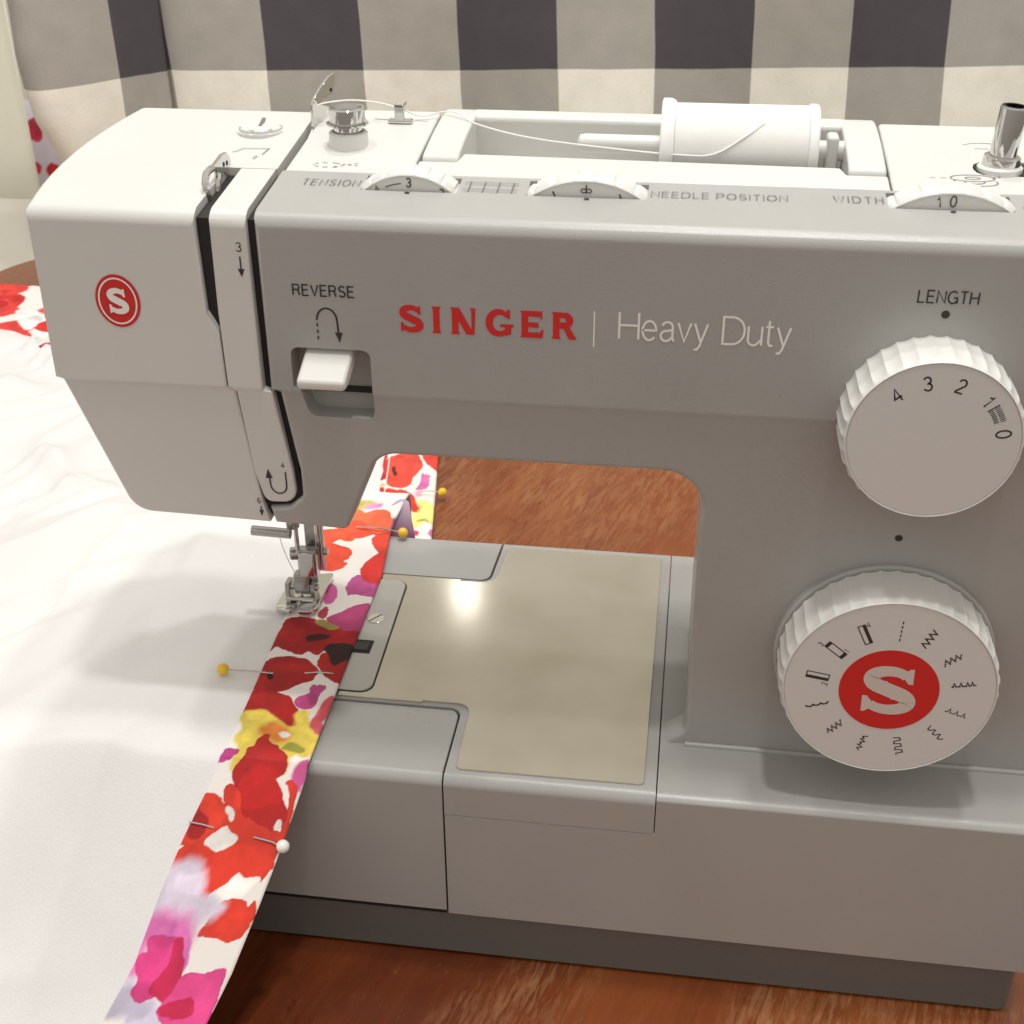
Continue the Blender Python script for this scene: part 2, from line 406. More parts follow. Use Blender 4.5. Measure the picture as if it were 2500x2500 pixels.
def smooth_path(pts, n=8):
    P = [np.array(p, float) for p in pts]; out = []
    for i in range(len(P)-1):
        p0 = P[max(i-1, 0)]; p1 = P[i]; p2 = P[i+1]; p3 = P[min(i+2, len(P)-1)]
        for k in range(n):
            t = k/n; out.append(tuple(.5*((2*p1)+(-p0+p2)*t+(2*p0-5*p1+4*p2-p3)*t*t+(-p0+3*p1-3*p2+p3)*t**3)))
    out.append(tuple(P[-1])); return out

# ------------------------------------------------------------------ printed lettering: strokes laid on a surface
def arc(cx, cy, rx, ry, a0, a1, n=12):
    return [(cx+rx*math.cos(math.radians(a0+(a1-a0)*k/n)), cy+ry*math.sin(math.radians(a0+(a1-a0)*k/n))) for k in range(n+1)]
SCURVE = arc(.32, .755, .27, .245, 25, 270, 14)[:-1]+arc(.32, .255, .30, .255, 90, -155, 14)
GL = {
 'R': (.70, [[(0, 0), (0, 1), (.40, 1)]+arc(.40, .76, .24, .24, 90, -90)+[(0, .52)], [(.38, .52), (.52, .45), (.60, .18), (.66, 0)]]),
 'E': (.62, [[(.62, 0), (0, 0), (0, 1), (.60, 1)], [(0, .53), (.55, .53)]]),
 'V': (.70, [[(0, 1), (.35, 0), (.70, 1)]]),
 'S': (.64, [SCURVE]),
 'T': (.64, [[(.32, 0), (.32, 1)], [(0, 1), (.64, 1)]]),
 'N': (.70, [[(0, 0), (0, 1), (.70, 0), (.70, 1)]]),
 'I': (.04, [[(.02, 0), (.02, 1)]]),
 'O': (.84, [arc(.42, .5, .42, .5, 0, 360, 28)]),
 'D': (.76, [[(0, 0), (0, 1), (.32, 1)]+arc(.32, .5, .44, .5, 90, -90, 16)+[(0, 0)]]),
 'L': (.54, [[(0, 1), (0, 0), (.54, 0)]]),
 'P': (.64, [[(0, 0), (0, 1), (.38, 1)]+arc(.38, .73, .26, .27, 90, -90)+[(0, .46)]]),
 'W': (1.0, [[(0, 1), (.25, 0), (.5, 1), (.75, 0), (1.0, 1)]]),
 'H': (.70, [[(0, 0), (0, 1)], [(.70, 0), (.70, 1)], [(0, .52), (.70, .52)]]),
 'G': (.80, [arc(.42, .5, .42, .5, 45, 330, 22)+[(.80, .47), (.46, .47)], [(.80, .47), (.80, 0)]]),
 '0': (.54, [arc(.27, .5, .27, .5, 0, 360, 22)]),
 '1': (.40, [[(.05, .74), (.24, .80), (.30, 1), (.30, 0)]]),
 '2': (.54, [arc(.27, .72, .25, .28, 165, -30, 12)+[(.06, .12), (.02, 0), (.54, 0)]]),
 '3': (.54, [arc(.27, .755, .23, .245, 160, -80, 12)+arc(.27, .265, .26, .265, 80, -160, 12)]),
 '4': (.56, [[(.42, 0), (.42, 1), (0, .30), (.56, .30)]]),
 '6': (.54, [arc(.27, .30, .25, .30, 0, 360, 18), [(.02, .32), (.06, .72), (.20, .95), (.32, 1), (.48, .88)]]),
 'e': (.52, [[(.02, .37), (.50, .37)]+arc(.26, .36, .245, .36, 5, 320, 16)]),
 'a': (.50, [arc(.25, .52, .19, .19, 165, 0, 8)+[(.44, .10), (.50, .0)], [(.44, .42), (.25, .38)]+arc(.20, .19, .18, .19, 90, 270, 10)+[(.30, .02), (.44, .16)]]),
 'v': (.46, [[(0, .70), (.23, 0), (.46, .70)]]),
 'y': (.46, [[(0, .70), (.24, 0)], [(.46, .70), (.20, -.14), (.12, -.26), (.0, -.27)]]),
 'u': (.48, [[(0, .70), (0, .20)]+arc(.20, .19, .20, .19, 180, 300, 8)+[(.48, .22)], [(.48, .70), (.48, 0)]]),
 't': (.28, [[(.11, .92), (.11, .12), (.16, .01), (.28, .01)], [(0, .70), (.27, .70)]]),
}
def stroke(pts, w, closed=False):
    # flat ribbon of width w round a polyline (2-D)
    P = []
    for p in pts:
        if not P or math.hypot(p[0]-P[-1][0], p[1]-P[-1][1]) > 1e-6: P.append(p)
    P = np.array(P, float); n = len(P); closed = np.linalg.norm(P[0]-P[-1]) < 1e-6
    wd = w if hasattr(w, '__len__') else [w]*n
    L, R = [], []
    for i in range(n):
        a = P[i]-P[i-1] if i > 0 else (P[-1]-P[-2] if closed else P[1]-P[0])
        b = P[i+1]-P[i] if i < n-1 else (P[1]-P[0] if closed else P[-1]-P[-2])
        a = a/np.linalg.norm(a); b = b/np.linalg.norm(b)
        na = np.array([-a[1], a[0]]); nb = np.array([-b[1], b[0]]); k = max(1+na@nb, .35)
        o = (na+nb)/k*wd[i]/2; L.append(P[i]+o); R.append(P[i]-o)
    return [tuple(p) for p in L+R], [(i, i+1, n+i+1, n+i) for i in range(n-1)]
class Ink:
    def __init__(s): s.v = []; s.f = []; s.lay = []
    def stroke(s, pts, w): v, f = stroke(pts, w); k = len(s.v); s.v += v; s.f += [tuple(i+k for i in q) for q in f]; return s
    def poly(s, pts): k = len(s.v); s.v += list(pts); s.f.append(tuple(range(k, k+len(pts)))); return s
    def disc(s, c, rx, ry=None, n=28): return s.poly([(c[0]+rx*math.cos(2*math.pi*i/n), c[1]+(ry or rx)*math.sin(2*math.pi*i/n)) for i in range(n)])
    def text(s, t, x, y, h, w, sx=1., sp=.26, rot=0):
        cx = 0; pts = []
        for ch in t:
            if ch == ' ': cx += .42*sx; continue
            wd, ss = GL[ch]
            for st in ss: pts.append([((cx+a*sx)*h, b*h) for a, b in st])
            cx += wd*sx+sp
        c, sn = math.cos(rot), math.sin(rot)
        for st in pts: s.stroke([(x+a*c-b*sn, y+a*sn+b*c) for a, b in st], w)
        return s
    def move(s, fn): s.v = [fn(*p) for p in s.v]; return s
    def put(s, name, m, parent, mp):
        # strokes that cross lie a few microns apart
        mb = MB(); mb.f = s.f; lay = {}; n = 0; own = {}
        par = list(range(len(s.v)))
        def root(i):
            while par[i] != i: i = par[i]
            return i
        for q in s.f:
            for i in q[1:]: par[root(i)] = root(q[0])
        for i in range(len(s.v)): lay.setdefault(root(i), len(lay))
        for i, p in enumerate(s.v):
            P0 = Vector(mp(*p)); Pa = Vector(mp(p[0]+.01, p[1]))-P0; Pb = Vector(mp(p[0], p[1]+.01))-P0; nn = Pa.cross(Pb).normalized()
            mb.v.append(tuple(P0+nn*(.006*(lay[root(i)] % 12))))
        return build(name, mb, m, parent, flat=True)
def textw(t, sx=1., sp=.26):
    return sum(.42*sx if ch == ' ' else GL[ch][0]*sx+sp for ch in t)-sp

# ================================================================== the table
def table_outline():
    return rounded([(-530, -330, 60), (760, -330, 60), (900, 760, 120), (-530, 770, 110)], 14)
tb = build('table_top', prism(table_outline(), -28, 0, 4, 3, 4, XY), WOOD, None)
tb['kind'] = 'structure'

# ================================================================== the sewing machine
KTOP = .133
def topz(y, h=0): return 270+KTOP*(y-21)+h
def topwarp(x, y, z):
    if z > 200: z += KTOP*max(0, y-21)*min(1, (z-200)/58)
    return x, y, z
def yfront(z):
    if z >= 216.4: return 19.
    if z >= 215.2: return 19+(216.4-z)/1.2*.9
    return 19.9+(215.2-z)*(8.4/129)
def frontwarp(x, y, z):
    k = max(0., min(1., (58-y)/30)); y += (yfront(z)-19)*k
    return topwarp(x, y, z)
R4 = lambda y0, y1, z0, z1, r=4.2: prism(rounded([(y0, z0), (y1, z0), (y1, z1, 1.2), (y0, z1, r)], 8), -200, 300, mp=YZ)
CREASE = [((0, 0, 216.4), (0, 0, 1)), ((0, 0, 215.2), (0, 0, 1))]
M = thing('sewing_machine', 'grey and white sewing machine with two large white dials standing on the table', 'sewing machine', (40, 76, 0))

# --- grey front shell of arm, pillar and head
body_out = [(-51.8, 270), (199, 270, 3), (199, 84), (72.5, 84), (72.5, 86.3), (79.3, 92, 5), (78.8, 168), (79.6, 195.2, 17),
            (-20.5, 195.2, 9), (-32.8, 165.8, 2.5), (-56.4, 166.8), (-57.6, 172.6), (-51, 173.6, 3), (-46.4, 177.5, 3), (-46.2, 187), (-49.4, 214.6), (-51.9, 215.4)]
lever_cut = prism(rounded([(-44.6, 230.3, 2.5), (-20.4, 230.3, 2.5), (-20.4, 207.4, 2.5), (-40.5, 207.4, 3.5), (-42.8, 216, 1), (-44.6, 217, 1)], 4), 5, 30, mp=XZ)
def wheel_cut(x0, x1): return box(x0, x1, 38.2, 48.5, 255, 290)
WH = [(-11.2, 13.6), (40.6, 17.1), (141.1, 16.6)]
def slot_rng(c, h): return c-h, c+h
cutters = [lever_cut, wheel_cut(-25.2, 3.0), wheel_cut(23.2, 57.6), wheel_cut(124.0, 157.6)]
TOPR = R4(19.0, 300, -50, 270.0, 4.6)
body = build('arm_shell', prism(rounded(body_out, 8), 19, 30, 1.5, 0, 4, XZ, 2), GREY, M, cuts_at=CREASE, after=frontwarp, keep=[TOPR], cuts=[lever_cut], angle=38)
build('top_band', prism([(-51.8, 270), (199, 270), (199, 236), (-51.8, 236)], 30.0, 50, 0, 0, 2, XZ), GREY, M, after=frontwarp, cuts=cutters[1:], angle=38)
rear_out = [(-51.4, 256), (198.7, 256), (198.7, 84), (79.9, 84), (79.6, 92), (79.1, 168), (79.9, 195.5, 17),
            (-36, 195.5, 9), (-44, 168, 2.5), (-56.4, 168), (-57.6, 176), (-46.4, 186), (-49.2, 214.6), (-51.4, 216)]
build('rear_shell', prism(rounded(rear_out, 8), 30.05, 101.5, 0, 4, 5, XZ), GREY, M)
# --- white top covers
build('top_cover', prism(rounded([(-51.4, 50.4), (-12.9, 50.4, .6), (-12.9, 101.3, 1.5), (-51.4, 101.3, 1)], 3), 251, 270.1, 0, .9, 3, XY).warp(topwarp), WHITE, M)
build('top_cover', prism(rounded([(126.3, 50.4, .6), (199, 50.4), (199, 101.3, 3), (126.3, 101.3, 1.5)], 3), 251, 270.1, 0, .9, 3, XY).warp(topwarp), WHITE, M,
      cuts=[box(150.5, 185, 62.5, 73.0, 262, 300, 4.5)])
midc = prism(rounded([(-12.4, 50.4), (125.8, 50.4), (125.8, 60.2, .5), (114.3, 60.2, .5), (112.6, 65.2, 1), (0.2, 67.2, 1), (-1, 60.6, .5), (-12.4, 60.6, .5)], 3), 251, 270.1, 0, .8, 3, XY).warp(topwarp)
build('top_cover', midc, WHITE, M)
build('spool_recess', box(-12.4, 125.8, 60, 101.2, 250.2, 262), WHITE, M)
# --- carrying handle folded into the top
def handle():
    mb = MB()
    def arch(x0, x1):
        prof = smooth_path([(61.2, topz(61)-6), (61.0, topz(61)+.4), (66, topz(66)+1.6), (82, topz(82)+2.0), (98, topz(98)+1.0), (106.5, topz(104)-.8), (107.4, topz(104)-5)], 5)
        prof += [(107.2, 262.5), (96, 262.5), (95.4, 268), (62.5, 266)]
        return prism([(p[0], p[1]) for p in prof], x0, x1, .9, .9, 3, YZ)
    mb2 = arch(-11.6, -.4); mb.add(mb2.v, mb2.f); mb2 = arch(114.6, 125.5); mb.add(mb2.v, mb2.f)
    prof = rounded([(95.6, 263), (107, 263, 1), (107.2, topz(104)-.6, 3), (101, topz(101)+1.1, 3), (95.6, topz(96)+.9, 2)], 5)
    mb2 = prism(prof, -1.2, 115.2, 0, 0, 3, YZ); mb.add(mb2.v, mb2.f); return mb
build('carrying_handle', handle(), WHITE, M, angle=50)
# --- head cover on the left
def bulge(y):
    t = (y-19)/80; return 8.6*t*(1-t)*2.2-4.6*max(0, t)**1.6*1.0 if t > 0 else 0
def headwarp(x, y, z):
    k = max(0, min(1, (-70-x)/48)); x -= bulge(y)*k
    return frontwarp(x, y, z)
headA = [(-119.6, 270, 2.5), (-69.4, 270), (-69.5, 263), (-69, 239.6), (-66, 234.4), (-65.7, 216), (-63.4, 214.6), (-60.7, 184.8), (-59.7, 174), (-58.2, 167),
         (-103.5, 168.2, 8), (-118.3, 215.4), (-120.2, 216.4)]
headB = [(-119.6, 270, 2.5), (-53.9, 270), (-53.9, 176), (-59.7, 174), (-59.7, 168), (-103.5, 168.2, 8), (-118.3, 215.4), (-120.2, 216.4)]
hm = prism(rounded(headA, 8), 19, 51, .9, 0, 4, XZ, 4)
h2 = prism(rounded(headB, 8), 51.02, 100.5, 0, 3.5, 5, XZ, 6)
head = build('head_cover', hm, WHITE, M, keep=[TOPR], cuts_at=CREASE, after=headwarp, angle=38)
build('head_cover', h2, WHITE, M, after=headwarp, angle=38)
strip_out = [(-64.9, 270), (-54.2, 270), (-54.5, 215.4), (-51.8, 214.8), (-48.7, 187), (-48.2, 175.2, 4.5), (-58.6, 174.9, 3), (-61, 185.6), (-63, 214.3), (-65.2, 215.3), (-65.5, 240)]
build('thread_channel_strip', prism(rounded(strip_out, 6), 19, 50.7, .7, 0, 4, XZ, 3), WHITE, M, keep=[TOPR], cuts_at=CREASE, after=frontwarp, angle=38)
build('thread_slot', prism([(-69.3, 267.6), (-52.0, 267.6), (-46.6, 176), (-58, 169), (-60, 175), (-65.8, 234), (-69.0, 240)], 21.2, 50.9, mp=XZ).warp(frontwarp), BLACK, M)
build('thread_slot', box(-53.3, -52.2, 51.1, 98, 250, 263).warp(topwarp), BLACK, M)

# --- bed: tray, free arm, base
build('accessory_tray', prism(rounded([(-112, 0), (-.35, 0), (-.35, 36.4, 4.5), (-112, 36.4)], 6), 24.6, 86.2, 0, .5, 3, XY), GREY, M, keep=[R4(0, 36.4, 24, 86.2)])
build('accessory_tray', prism(rounded([(-112, 122.0), (-3.4, 122.0, 4.5), (-1.9, 152), (-112, 152)], 6), 24.6, 86.2, 0, .5, 3, XY), GREY, M, keep=[R4(120, 152, 24, 86.2, 1.2)])
bed_out = [(.25, 0), (70.9, 0), (70.9, 152, 1.5), (-1.1, 152), (-2.6, 121.2, 4), (-112, 121.2), (-112, 37.2), (.25, 37.2, 4.5)]
build('bed', prism(rounded(bed_out, 6), 70.05, 86.2, 0, .35, 2, XY), GREY, M, keep=[R4(0, 152, 60, 86.2)])
base_out = [(.25, 23), (199, 23), (199, 86.2, .4), (71.25, 86.2), (71.25, 69.8), (.25, 69.8)]
build('base_shell', prism(rounded(base_out, 3), .0, 152, .25, 0, 2, XZ), GREY, M, keep=[R4(-1, 152, 20, 86.2, 5.0).warp(lambda x, y, z: (x, y if y > 0 else 0, z))])
build('base_foot', prism(rounded([(-112, 2.2, 2), (197.8, 2.2, 5), (197.8, 150, 5), (-112, 150, 2)], 5), 1.2, 23.4, .6, 2.2, 4, XY), DARKG, M)
build('tray_gap', box(-111, -.6, 1.4, 30, 21.6, 26.4), BLACK, M)
for fx in (-70, 180):
    for fy in (25, 130): build('rubber_foot', lathe([(7, 0), (7.4, 1), (7, 1.4)], (fx, fy, 0), n=20), BLACK, M)
plate_out = [(3.6, 4.4, 2), (66.9, 4.8, 2), (66.9, 147.9, 1.5), (1.2, 147.9, 2), (-.6, 119.8, 5), (-14.4, 119.0), (-14.4, 120.4), (-112, 120.4), (-112, 38.2), (-14.4, 38.2), (-14.4, 39.2), (3.2, 39.2, 5)]
plate = build('bed_plate', prism(rounded(plate_out, 7), 86.0, 86.75, 0, .25, 2, XY), PLATE, M)
npl = [(-110, 41.2), (-34.2, 41.2, 4.5), (-36.2, 115.2, 4.5), (-110, 115.2)]
build('needle_plate', prism(rounded(npl, 7), 86.4, 87.5, 0, .45, 3, XY), mat('needle_plate_steel', (.50, .49, .46), .38, .35, bump=(1600, .15)), M)
build('plate_gap', prism(rounded([(-110, 40.8), (-33.7, 40.8, 4.9), (-35.7, 115.6, 4.9), (-110, 115.6)], 7), 86.5, 86.95, 0, 0, 2, XY), BLACK, M)
sc = build('plate_screw', lathe([(3.4, 0), (3.4, .5), (2.9, .8)], (-42.8, 86.6, 87.2), n=24), CHROME, M)
build('screw_slot', box(-43.2, -42.4, 83.6, 89.6, 87.8, 88.06).warp(lambda x, y, z: (-42.8+(x+42.8)*.7+(y-86.6)*.6, 86.6+(y-86.6)*.8, z)), BLACK, sc)
build('bobbin_latch_opening', box(-52, -39.9, 63.4, 71.8, 87.4, 87.62), BLACK, M)
build('bobbin_latch', box(-50, -41.2, 65, 70.2, 87.55, 87.9, .15), mat('black_plastic', (.02, .02, .022), .3), M)

build('pillar_lip', tube([(79.6, yfront(87)-.5, 86.5), (198.6, yfront(87)-.5, 86.5)], 1.0, 14), GREY, M)
# --- dials
def knob(name, x, z, yf, yb, rf, ro, nsc, skirt=None):
    def rad(t, r, h):
        if r < ro*.97: return r
        ph = (t*nsc/(2*math.pi)) % 1; return r-.55*(1-(2*ph-1)**2)
    prof = [(ro*.9, yb), (ro, yb-.4), (ro, yf+5), (ro-.1, yf+3.4), (ro*.985, yf+1.4), (rf+.55, yf+.4), (rf+.25, yf), (rf, yf+.1), (rf-.05, yf+.5), (rf-.6, yf+.5)]
    # axis runs towards the viewer (-y)
    mb = lathe([(r, -h) for r, h in prof], (x, 0, z), (0, -1, 0), nsc*8, lambda t, r, h: rad(t, r, h))
    k = build(name, mb, KNOB, M, angle=28)
    build('dial_face', lathe([(rf-.15, -yf-.6), (rf-.15, -yf-.28), (rf-.35, -yf-.2)], (x, 0, z), (0, -1, 0), 96), FACE, k, angle=30)
    if skirt: build('dial_skirt', lathe([(skirt, -yb-5.5), (skirt, -yb-.6), (skirt-.6, -yb)], (x, 0, z), (0, -1, 0), 72), GREY, k)
    return k
D2 = knob('length_dial', 139.2, 218.8, 2.8, 19.4, 23.0, 24.6, 34)
D1 = knob('stitch_dial', 139.2, 133.4, 4.3, 21.2, 31.4, 33.0, 40, skirt=34.0)
dial2 = lambda a, b: (139.2+a, 2.8+.16, 218.8+b)
dial1 = lambda a, b: (139.2+a, 4.3+.16, 133.4+b)
for ch, r, a in (('4', 17.4, 131), ('3', 17.4, 103), ('2', 17.4, 74), ('1', 17.9, 46), ('0', 18.2, 11)):
    h = 3.9; wd = GL[ch][0]*h; th = math.radians(a-90); ra = math.radians(a)
    ik = Ink().text(ch, -wd/2, -h/2, h, .5)
    ik.move(lambda p, q: (r*math.cos(ra)+p*math.cos(th)-q*math.sin(th), r*math.sin(ra)+p*math.sin(th)+q*math.cos(th)))
    ik.put('dial_number', INK, D2, dial2)
ik = Ink()
for i in range(10):
    a = math.radians(37.5-i*1.55)
    for r0, r1 in ((16.2, 17.5), (17.9, 19.4)): ik.stroke([(r0*math.cos(a), r0*math.sin(a)), (r1*math.cos(a), r1*math.sin(a))], .24)
ik.stroke([(16.0*math.cos(math.radians(38)), 16.0*math.sin(math.radians(38))), (19.6*math.cos(math.radians(38)), 19.6*math.sin(math.radians(38)))], .3)
ik.put('buttonhole_scale', INK, D2, dial2)
# S of the emblem: heavy serif letter
def big_S(ink, cx, cy, h, sx=1., lean=0.):
    n1 = arc(.33, .75, .255, .165, 20, 180, 12)+arc(.33, .75, .255, .20, 180, 262, 8)[1:]
    n2 = arc(.36, .255, .275, .205, 82, 0, 8)+arc(.36, .255, .275, .17, 0, -160, 12)[1:]
    pts = n1+n2; m = len(pts); ws = []
    for i in range(m):
        t = i/(m-1); ws.append(.17+.10*math.sin(math.pi*min(1, max(0, (t-.05)/.9)))+.02)
    tf = lambda p: (cx+((p[0]-.345)*sx+lean*(p[1]-.5))*h, cy+(p[1]-.5)*h)
    P = [tf(p) for p in pts]; W_ = [w_*h*.98 for w_ in ws]; k = len(n1)
    ink.stroke(P[:k], W_[:k]); ink.stroke(P[k:], W_[k:]); ink.stroke([P[k-3], P[k+2]], W_[k])
    ink.poly([tf(p) for p in [(.60, .985), (.655, .985), (.665, .66), (.60, .66), (.53, .78), (.50, .86)]])
    ink.poly([tf(p) for p in [(.04, .015), (-.005, .015), (-.015, .36), (.05, .36), (.13, .24), (.17, .14)]])
build('dial_emblem', lathe([(14.9, 0), (14.9, .08)], (139.2, 4.3+.17, 133.4), (0, -1, 0), 64), RED, D1)
ik = Ink(); big_S(ik, 0, 0, 17.4, 1.22); ik.put('emblem_letter', BADGE, D1, lambda a, b: (139.2+a, 4.3+.03, 133.4+b))
def icon(ang, drawer, name='stitch_symbol'):
    ik = Ink(); drawer(ik); ra = math.radians(ang)
    ik.move(lambda p, q: ((21.9+p)*math.cos(ra)-q*math.sin(ra), (21.9+p)*math.sin(ra)+q*math.cos(ra)))
    ik.put(name, INK, D1, dial1)
def pl(pts, w=.32): return lambda ik: ik.stroke(pts, w*1.3)
def many(segs, w=.32):
    def f(ik):
        for s_ in segs: ik.stroke(s_, w*1.25)
    return f
A0 = 90; STEP = 360/13
zz = [(-3.4+i*.97, (1.0 if i % 2 else -1.0)) for i in range(8)]
icon(A0-2, many([[(-3.6+i*1.55, 0), (-2.6+i*1.55, 0)] for i in range(5)], .3))
icon(A0-STEP+3, pl(zz, .34))
def dotzz(ik, lo=-3.6):
    P = [(-3.6, -.9), (-2.4, .9), (-1.9, -.9), (-.7, .9), (-.2, -.9), (1.0, .9), (1.5, -.9), (2.7, .9)]
    for a, b in zip(P[:-1], P[1:]):
        for k in range(3):
            t = k/3; ik.disc((a[0]+(b[0]-a[0])*t, a[1]+(b[1]-a[1])*t), .31, n=6)
icon(A0-2*STEP+3, dotzz)
icon(A0-3*STEP+4, pl([(-3.6, -.3), (-3.1, -.6), (-2.7, .9), (-2.3, -.5), (-1.7, -.5), (-1.2, -.6), (-.8, .9), (-.4, -.5), (.2, -.5), (.7, -.6), (1.1, .9), (1.5, -.5), (2.1, -.5), (2.5, .9), (2.9, -.5), (3.6, -.4)], .36))
icon(A0-4*STEP+3, pl([(-3.4, -.5), (-2.6, -.5), (-2.1, 1.0), (-1.7, -.5), (-.3, -.5), (.2, 1.0), (.6, -.5), (2.0, -.5), (2.5, 1.0), (2.9, -.5), (3.4, -.5)], .26))
icon(A0-5*STEP+5, pl([(-3.2, 1.1), (-2.6, -.6), (-1.8, -.3), (-1.3, .7), (-.9, 1.0), (-.3, -.7), (.5, -.4), (1.0, .7), (1.4, 1.0), (2.0, -.7), (2.9, -.2), (3.3, .6)], .28))
icon(A0-6*STEP+1, pl([(-3.4, -1), (-3.2, .9), (-2.2, 1.1), (-2.0, -.9), (-1.0, -1.1), (-.8, .9), (.2, 1.1), (.4, -.9), (1.4, -1.1), (1.6, .9), (2.6, 1.1), (2.8, -.9), (3.4, -1)], .28))
icon(A0-7*STEP-1, pl([(-3.2, 1.0), (-2.6, -.5), (-1.9, .2), (-1.4, -.7), (-.8, .9), (-.2, -.4), (.4, .2), (.9, -.8), (1.5, .9), (2.1, -.5), (3.0, .4)], .30))
icon(A0-8*STEP-1, dotzz)
icon(A0-9*STEP-2, many([arc(-2.2, 0, 1.15, .8, 180, 0, 8), arc(.1, 0, 1.15, .8, 180, 0, 8), arc(2.4, 0, 1.15, .8, 180, 0, 8)], .42))
def rect_icon(bar, num, pos):
    def f(ik):
        ik.stroke([(-3.4, -1.1), (3.4, -1.1), (3.4, 1.1), (-3.4, 1.1), (-3.4, -1.1)], .34)
        if bar == 'side': ik.poly([(-3.4, -1.2), (3.4, -1.2), (3.4, -.2), (-3.4, -.2)])
        if bar == 'sideu': ik.poly([(-3.4, 1.2), (3.4, 1.2), (3.4, .2), (-3.4, .2)])
        if bar == 'ends': ik.poly([(2.4, -1.1), (3.6, -1.1), (3.6, 1.1), (2.4, 1.1)]); ik.poly([(-3.6, -1.1), (-2.4, -1.1), (-2.4, 1.1), (-3.6, 1.1)])
        for n_, (a, b) in zip(num, pos): ik.text(n_, a, b, 1.7, .22, rot=-math.pi/2)
    return f
icon(A0-10*STEP-2, rect_icon('sideu', ['2'], [(-3.6, 2.9)]), 'buttonhole_symbol')
icon(A0-11*STEP-3, rect_icon('ends', ['3', '1'], [(3.9, 1.9), (-3.3, -1.6)]), 'buttonhole_symbol')
icon(A0-12*STEP-2, rect_icon('side', ['4'], [(2.2, -1.5)]), 'buttonhole_symbol')

# --- lettering on the front and top
front = lambda a, b: (a, yfront(b)-.12, b)
def topm(a, b): return (a, b, topz(b)+.28)
def fit(ik, t, x0, x1, y, h, w, sp=.26, skew=0):
    base = textw(t, 0, sp)*h; full = textw(t, 1, sp)*h; sx = max(.2, ((x1-x0)-base)/(full-base)); ik.text(t, x0, y, h, w, sx, sp); return ik
def skewed(ik, y0, k): return ik.move(lambda a, b: (a+(b-y0)*k, b))
skewed(fit(Ink(), 'REVERSE', -42.0, -24.0, 246.6, 3.2, .46, .24), 246, 0).put('lettering', INK, body, front)
skewed(fit(Ink(), 'LENGTH', 132.2, 147.9, 252.6, 3.4, .42, .22), 252, -.0).put('lettering', INK, body, front)
fit(Ink(), 'TENSION', -43.4, -26.3, 40.2, 4.0, .32, .26).put('lettering', GINK, body, topm)
fit(Ink(), 'NEEDLE POSITION', 58.7, 96.6, 40.0, 3.6, .32, .26).put('lettering', GINK, body, topm)
fit(Ink(), 'WIDTH', 109.4, 122.8, 40.7, 4.0, .34, .3).put('lettering', GINK, body, topm)
Ink().disc((140.0, 249.4), 1.15).put('index_dot', INK, body, front)
Ink().disc((138.2, 176.8), 1.15).put('index_dot', INK, body, front)
for c in (-11.2, 40.6, 141.1): Ink().disc((c, 36.9), .8, .55, 14).put('index_dot', INK, body, topm)
ik = Ink(); ik.stroke([(160, 41.2), (175, 41.2)], .35); ik.put('print_line', GINK, body, topm)
ik = Ink()
for k in range(4): ik.stroke([(6.2+k*4.2, 39.2), (6.2+k*4.2, 46)], .34)
for yy in (39.6, 41.2, 44.2, 45.8): ik.stroke([(4.3, yy), (20.4, yy)], .2)
ik.put('tension_symbol', GINK, body, topm)
ik = Ink(); pts = arc(-32.6, 239.2, 3.0, 3.7, 180, 0, 16); ik.stroke(pts+[(-29.4, 235.4)], .55)
ik.poly([(-30.5, 235.6), (-28.2, 235.6), (-29.2, 232.4)])
for k in range(3): ik.stroke([(-35.6, 238.2-k*2.0), (-35.6, 237.2-k*2.0)], .5)
ik.put('reverse_arrow', INK, body, front)
def arrow(ik, x, z0, z1, w=.45, hd=1.0): ik.stroke([(x, z0), (x, z1+1.6)], w); ik.poly([(x-hd, z1+2.4), (x+hd, z1+2.4), (x, z1)])
strip_o = [o for o in M.children if o.name.startswith('thread_channel')][0]
ik = Ink(); ik.text('3', -57.6, 258.9, 2.6, .3); arrow(ik, -56.8, 257.4, 251.3); ik.put('threading_mark', INK, strip_o, front)
ik = Ink(); ik.stroke([(-50.9, 186.6)]+[(-51.0, 182.2)]+arc(-53.6, 181.6, 2.6, 3.1, 0, -180, 12)[1:]+[(-56.3, 184.2)], .5)
ik.poly([(-57.6, 184.0), (-55.2, 184.0), (-56.5, 187.4)]); ik.text('4', -52.0, 188.2, 1.7, .26); ik.put('threading_mark', INK, strip_o, front)
ik = Ink(); ik.text('6', -61.4, 174.3, 1.9, .26); arrow(ik, -60.5, 173.2, 169.3, .38, .75); ik.put('threading_mark', INK, head, front)
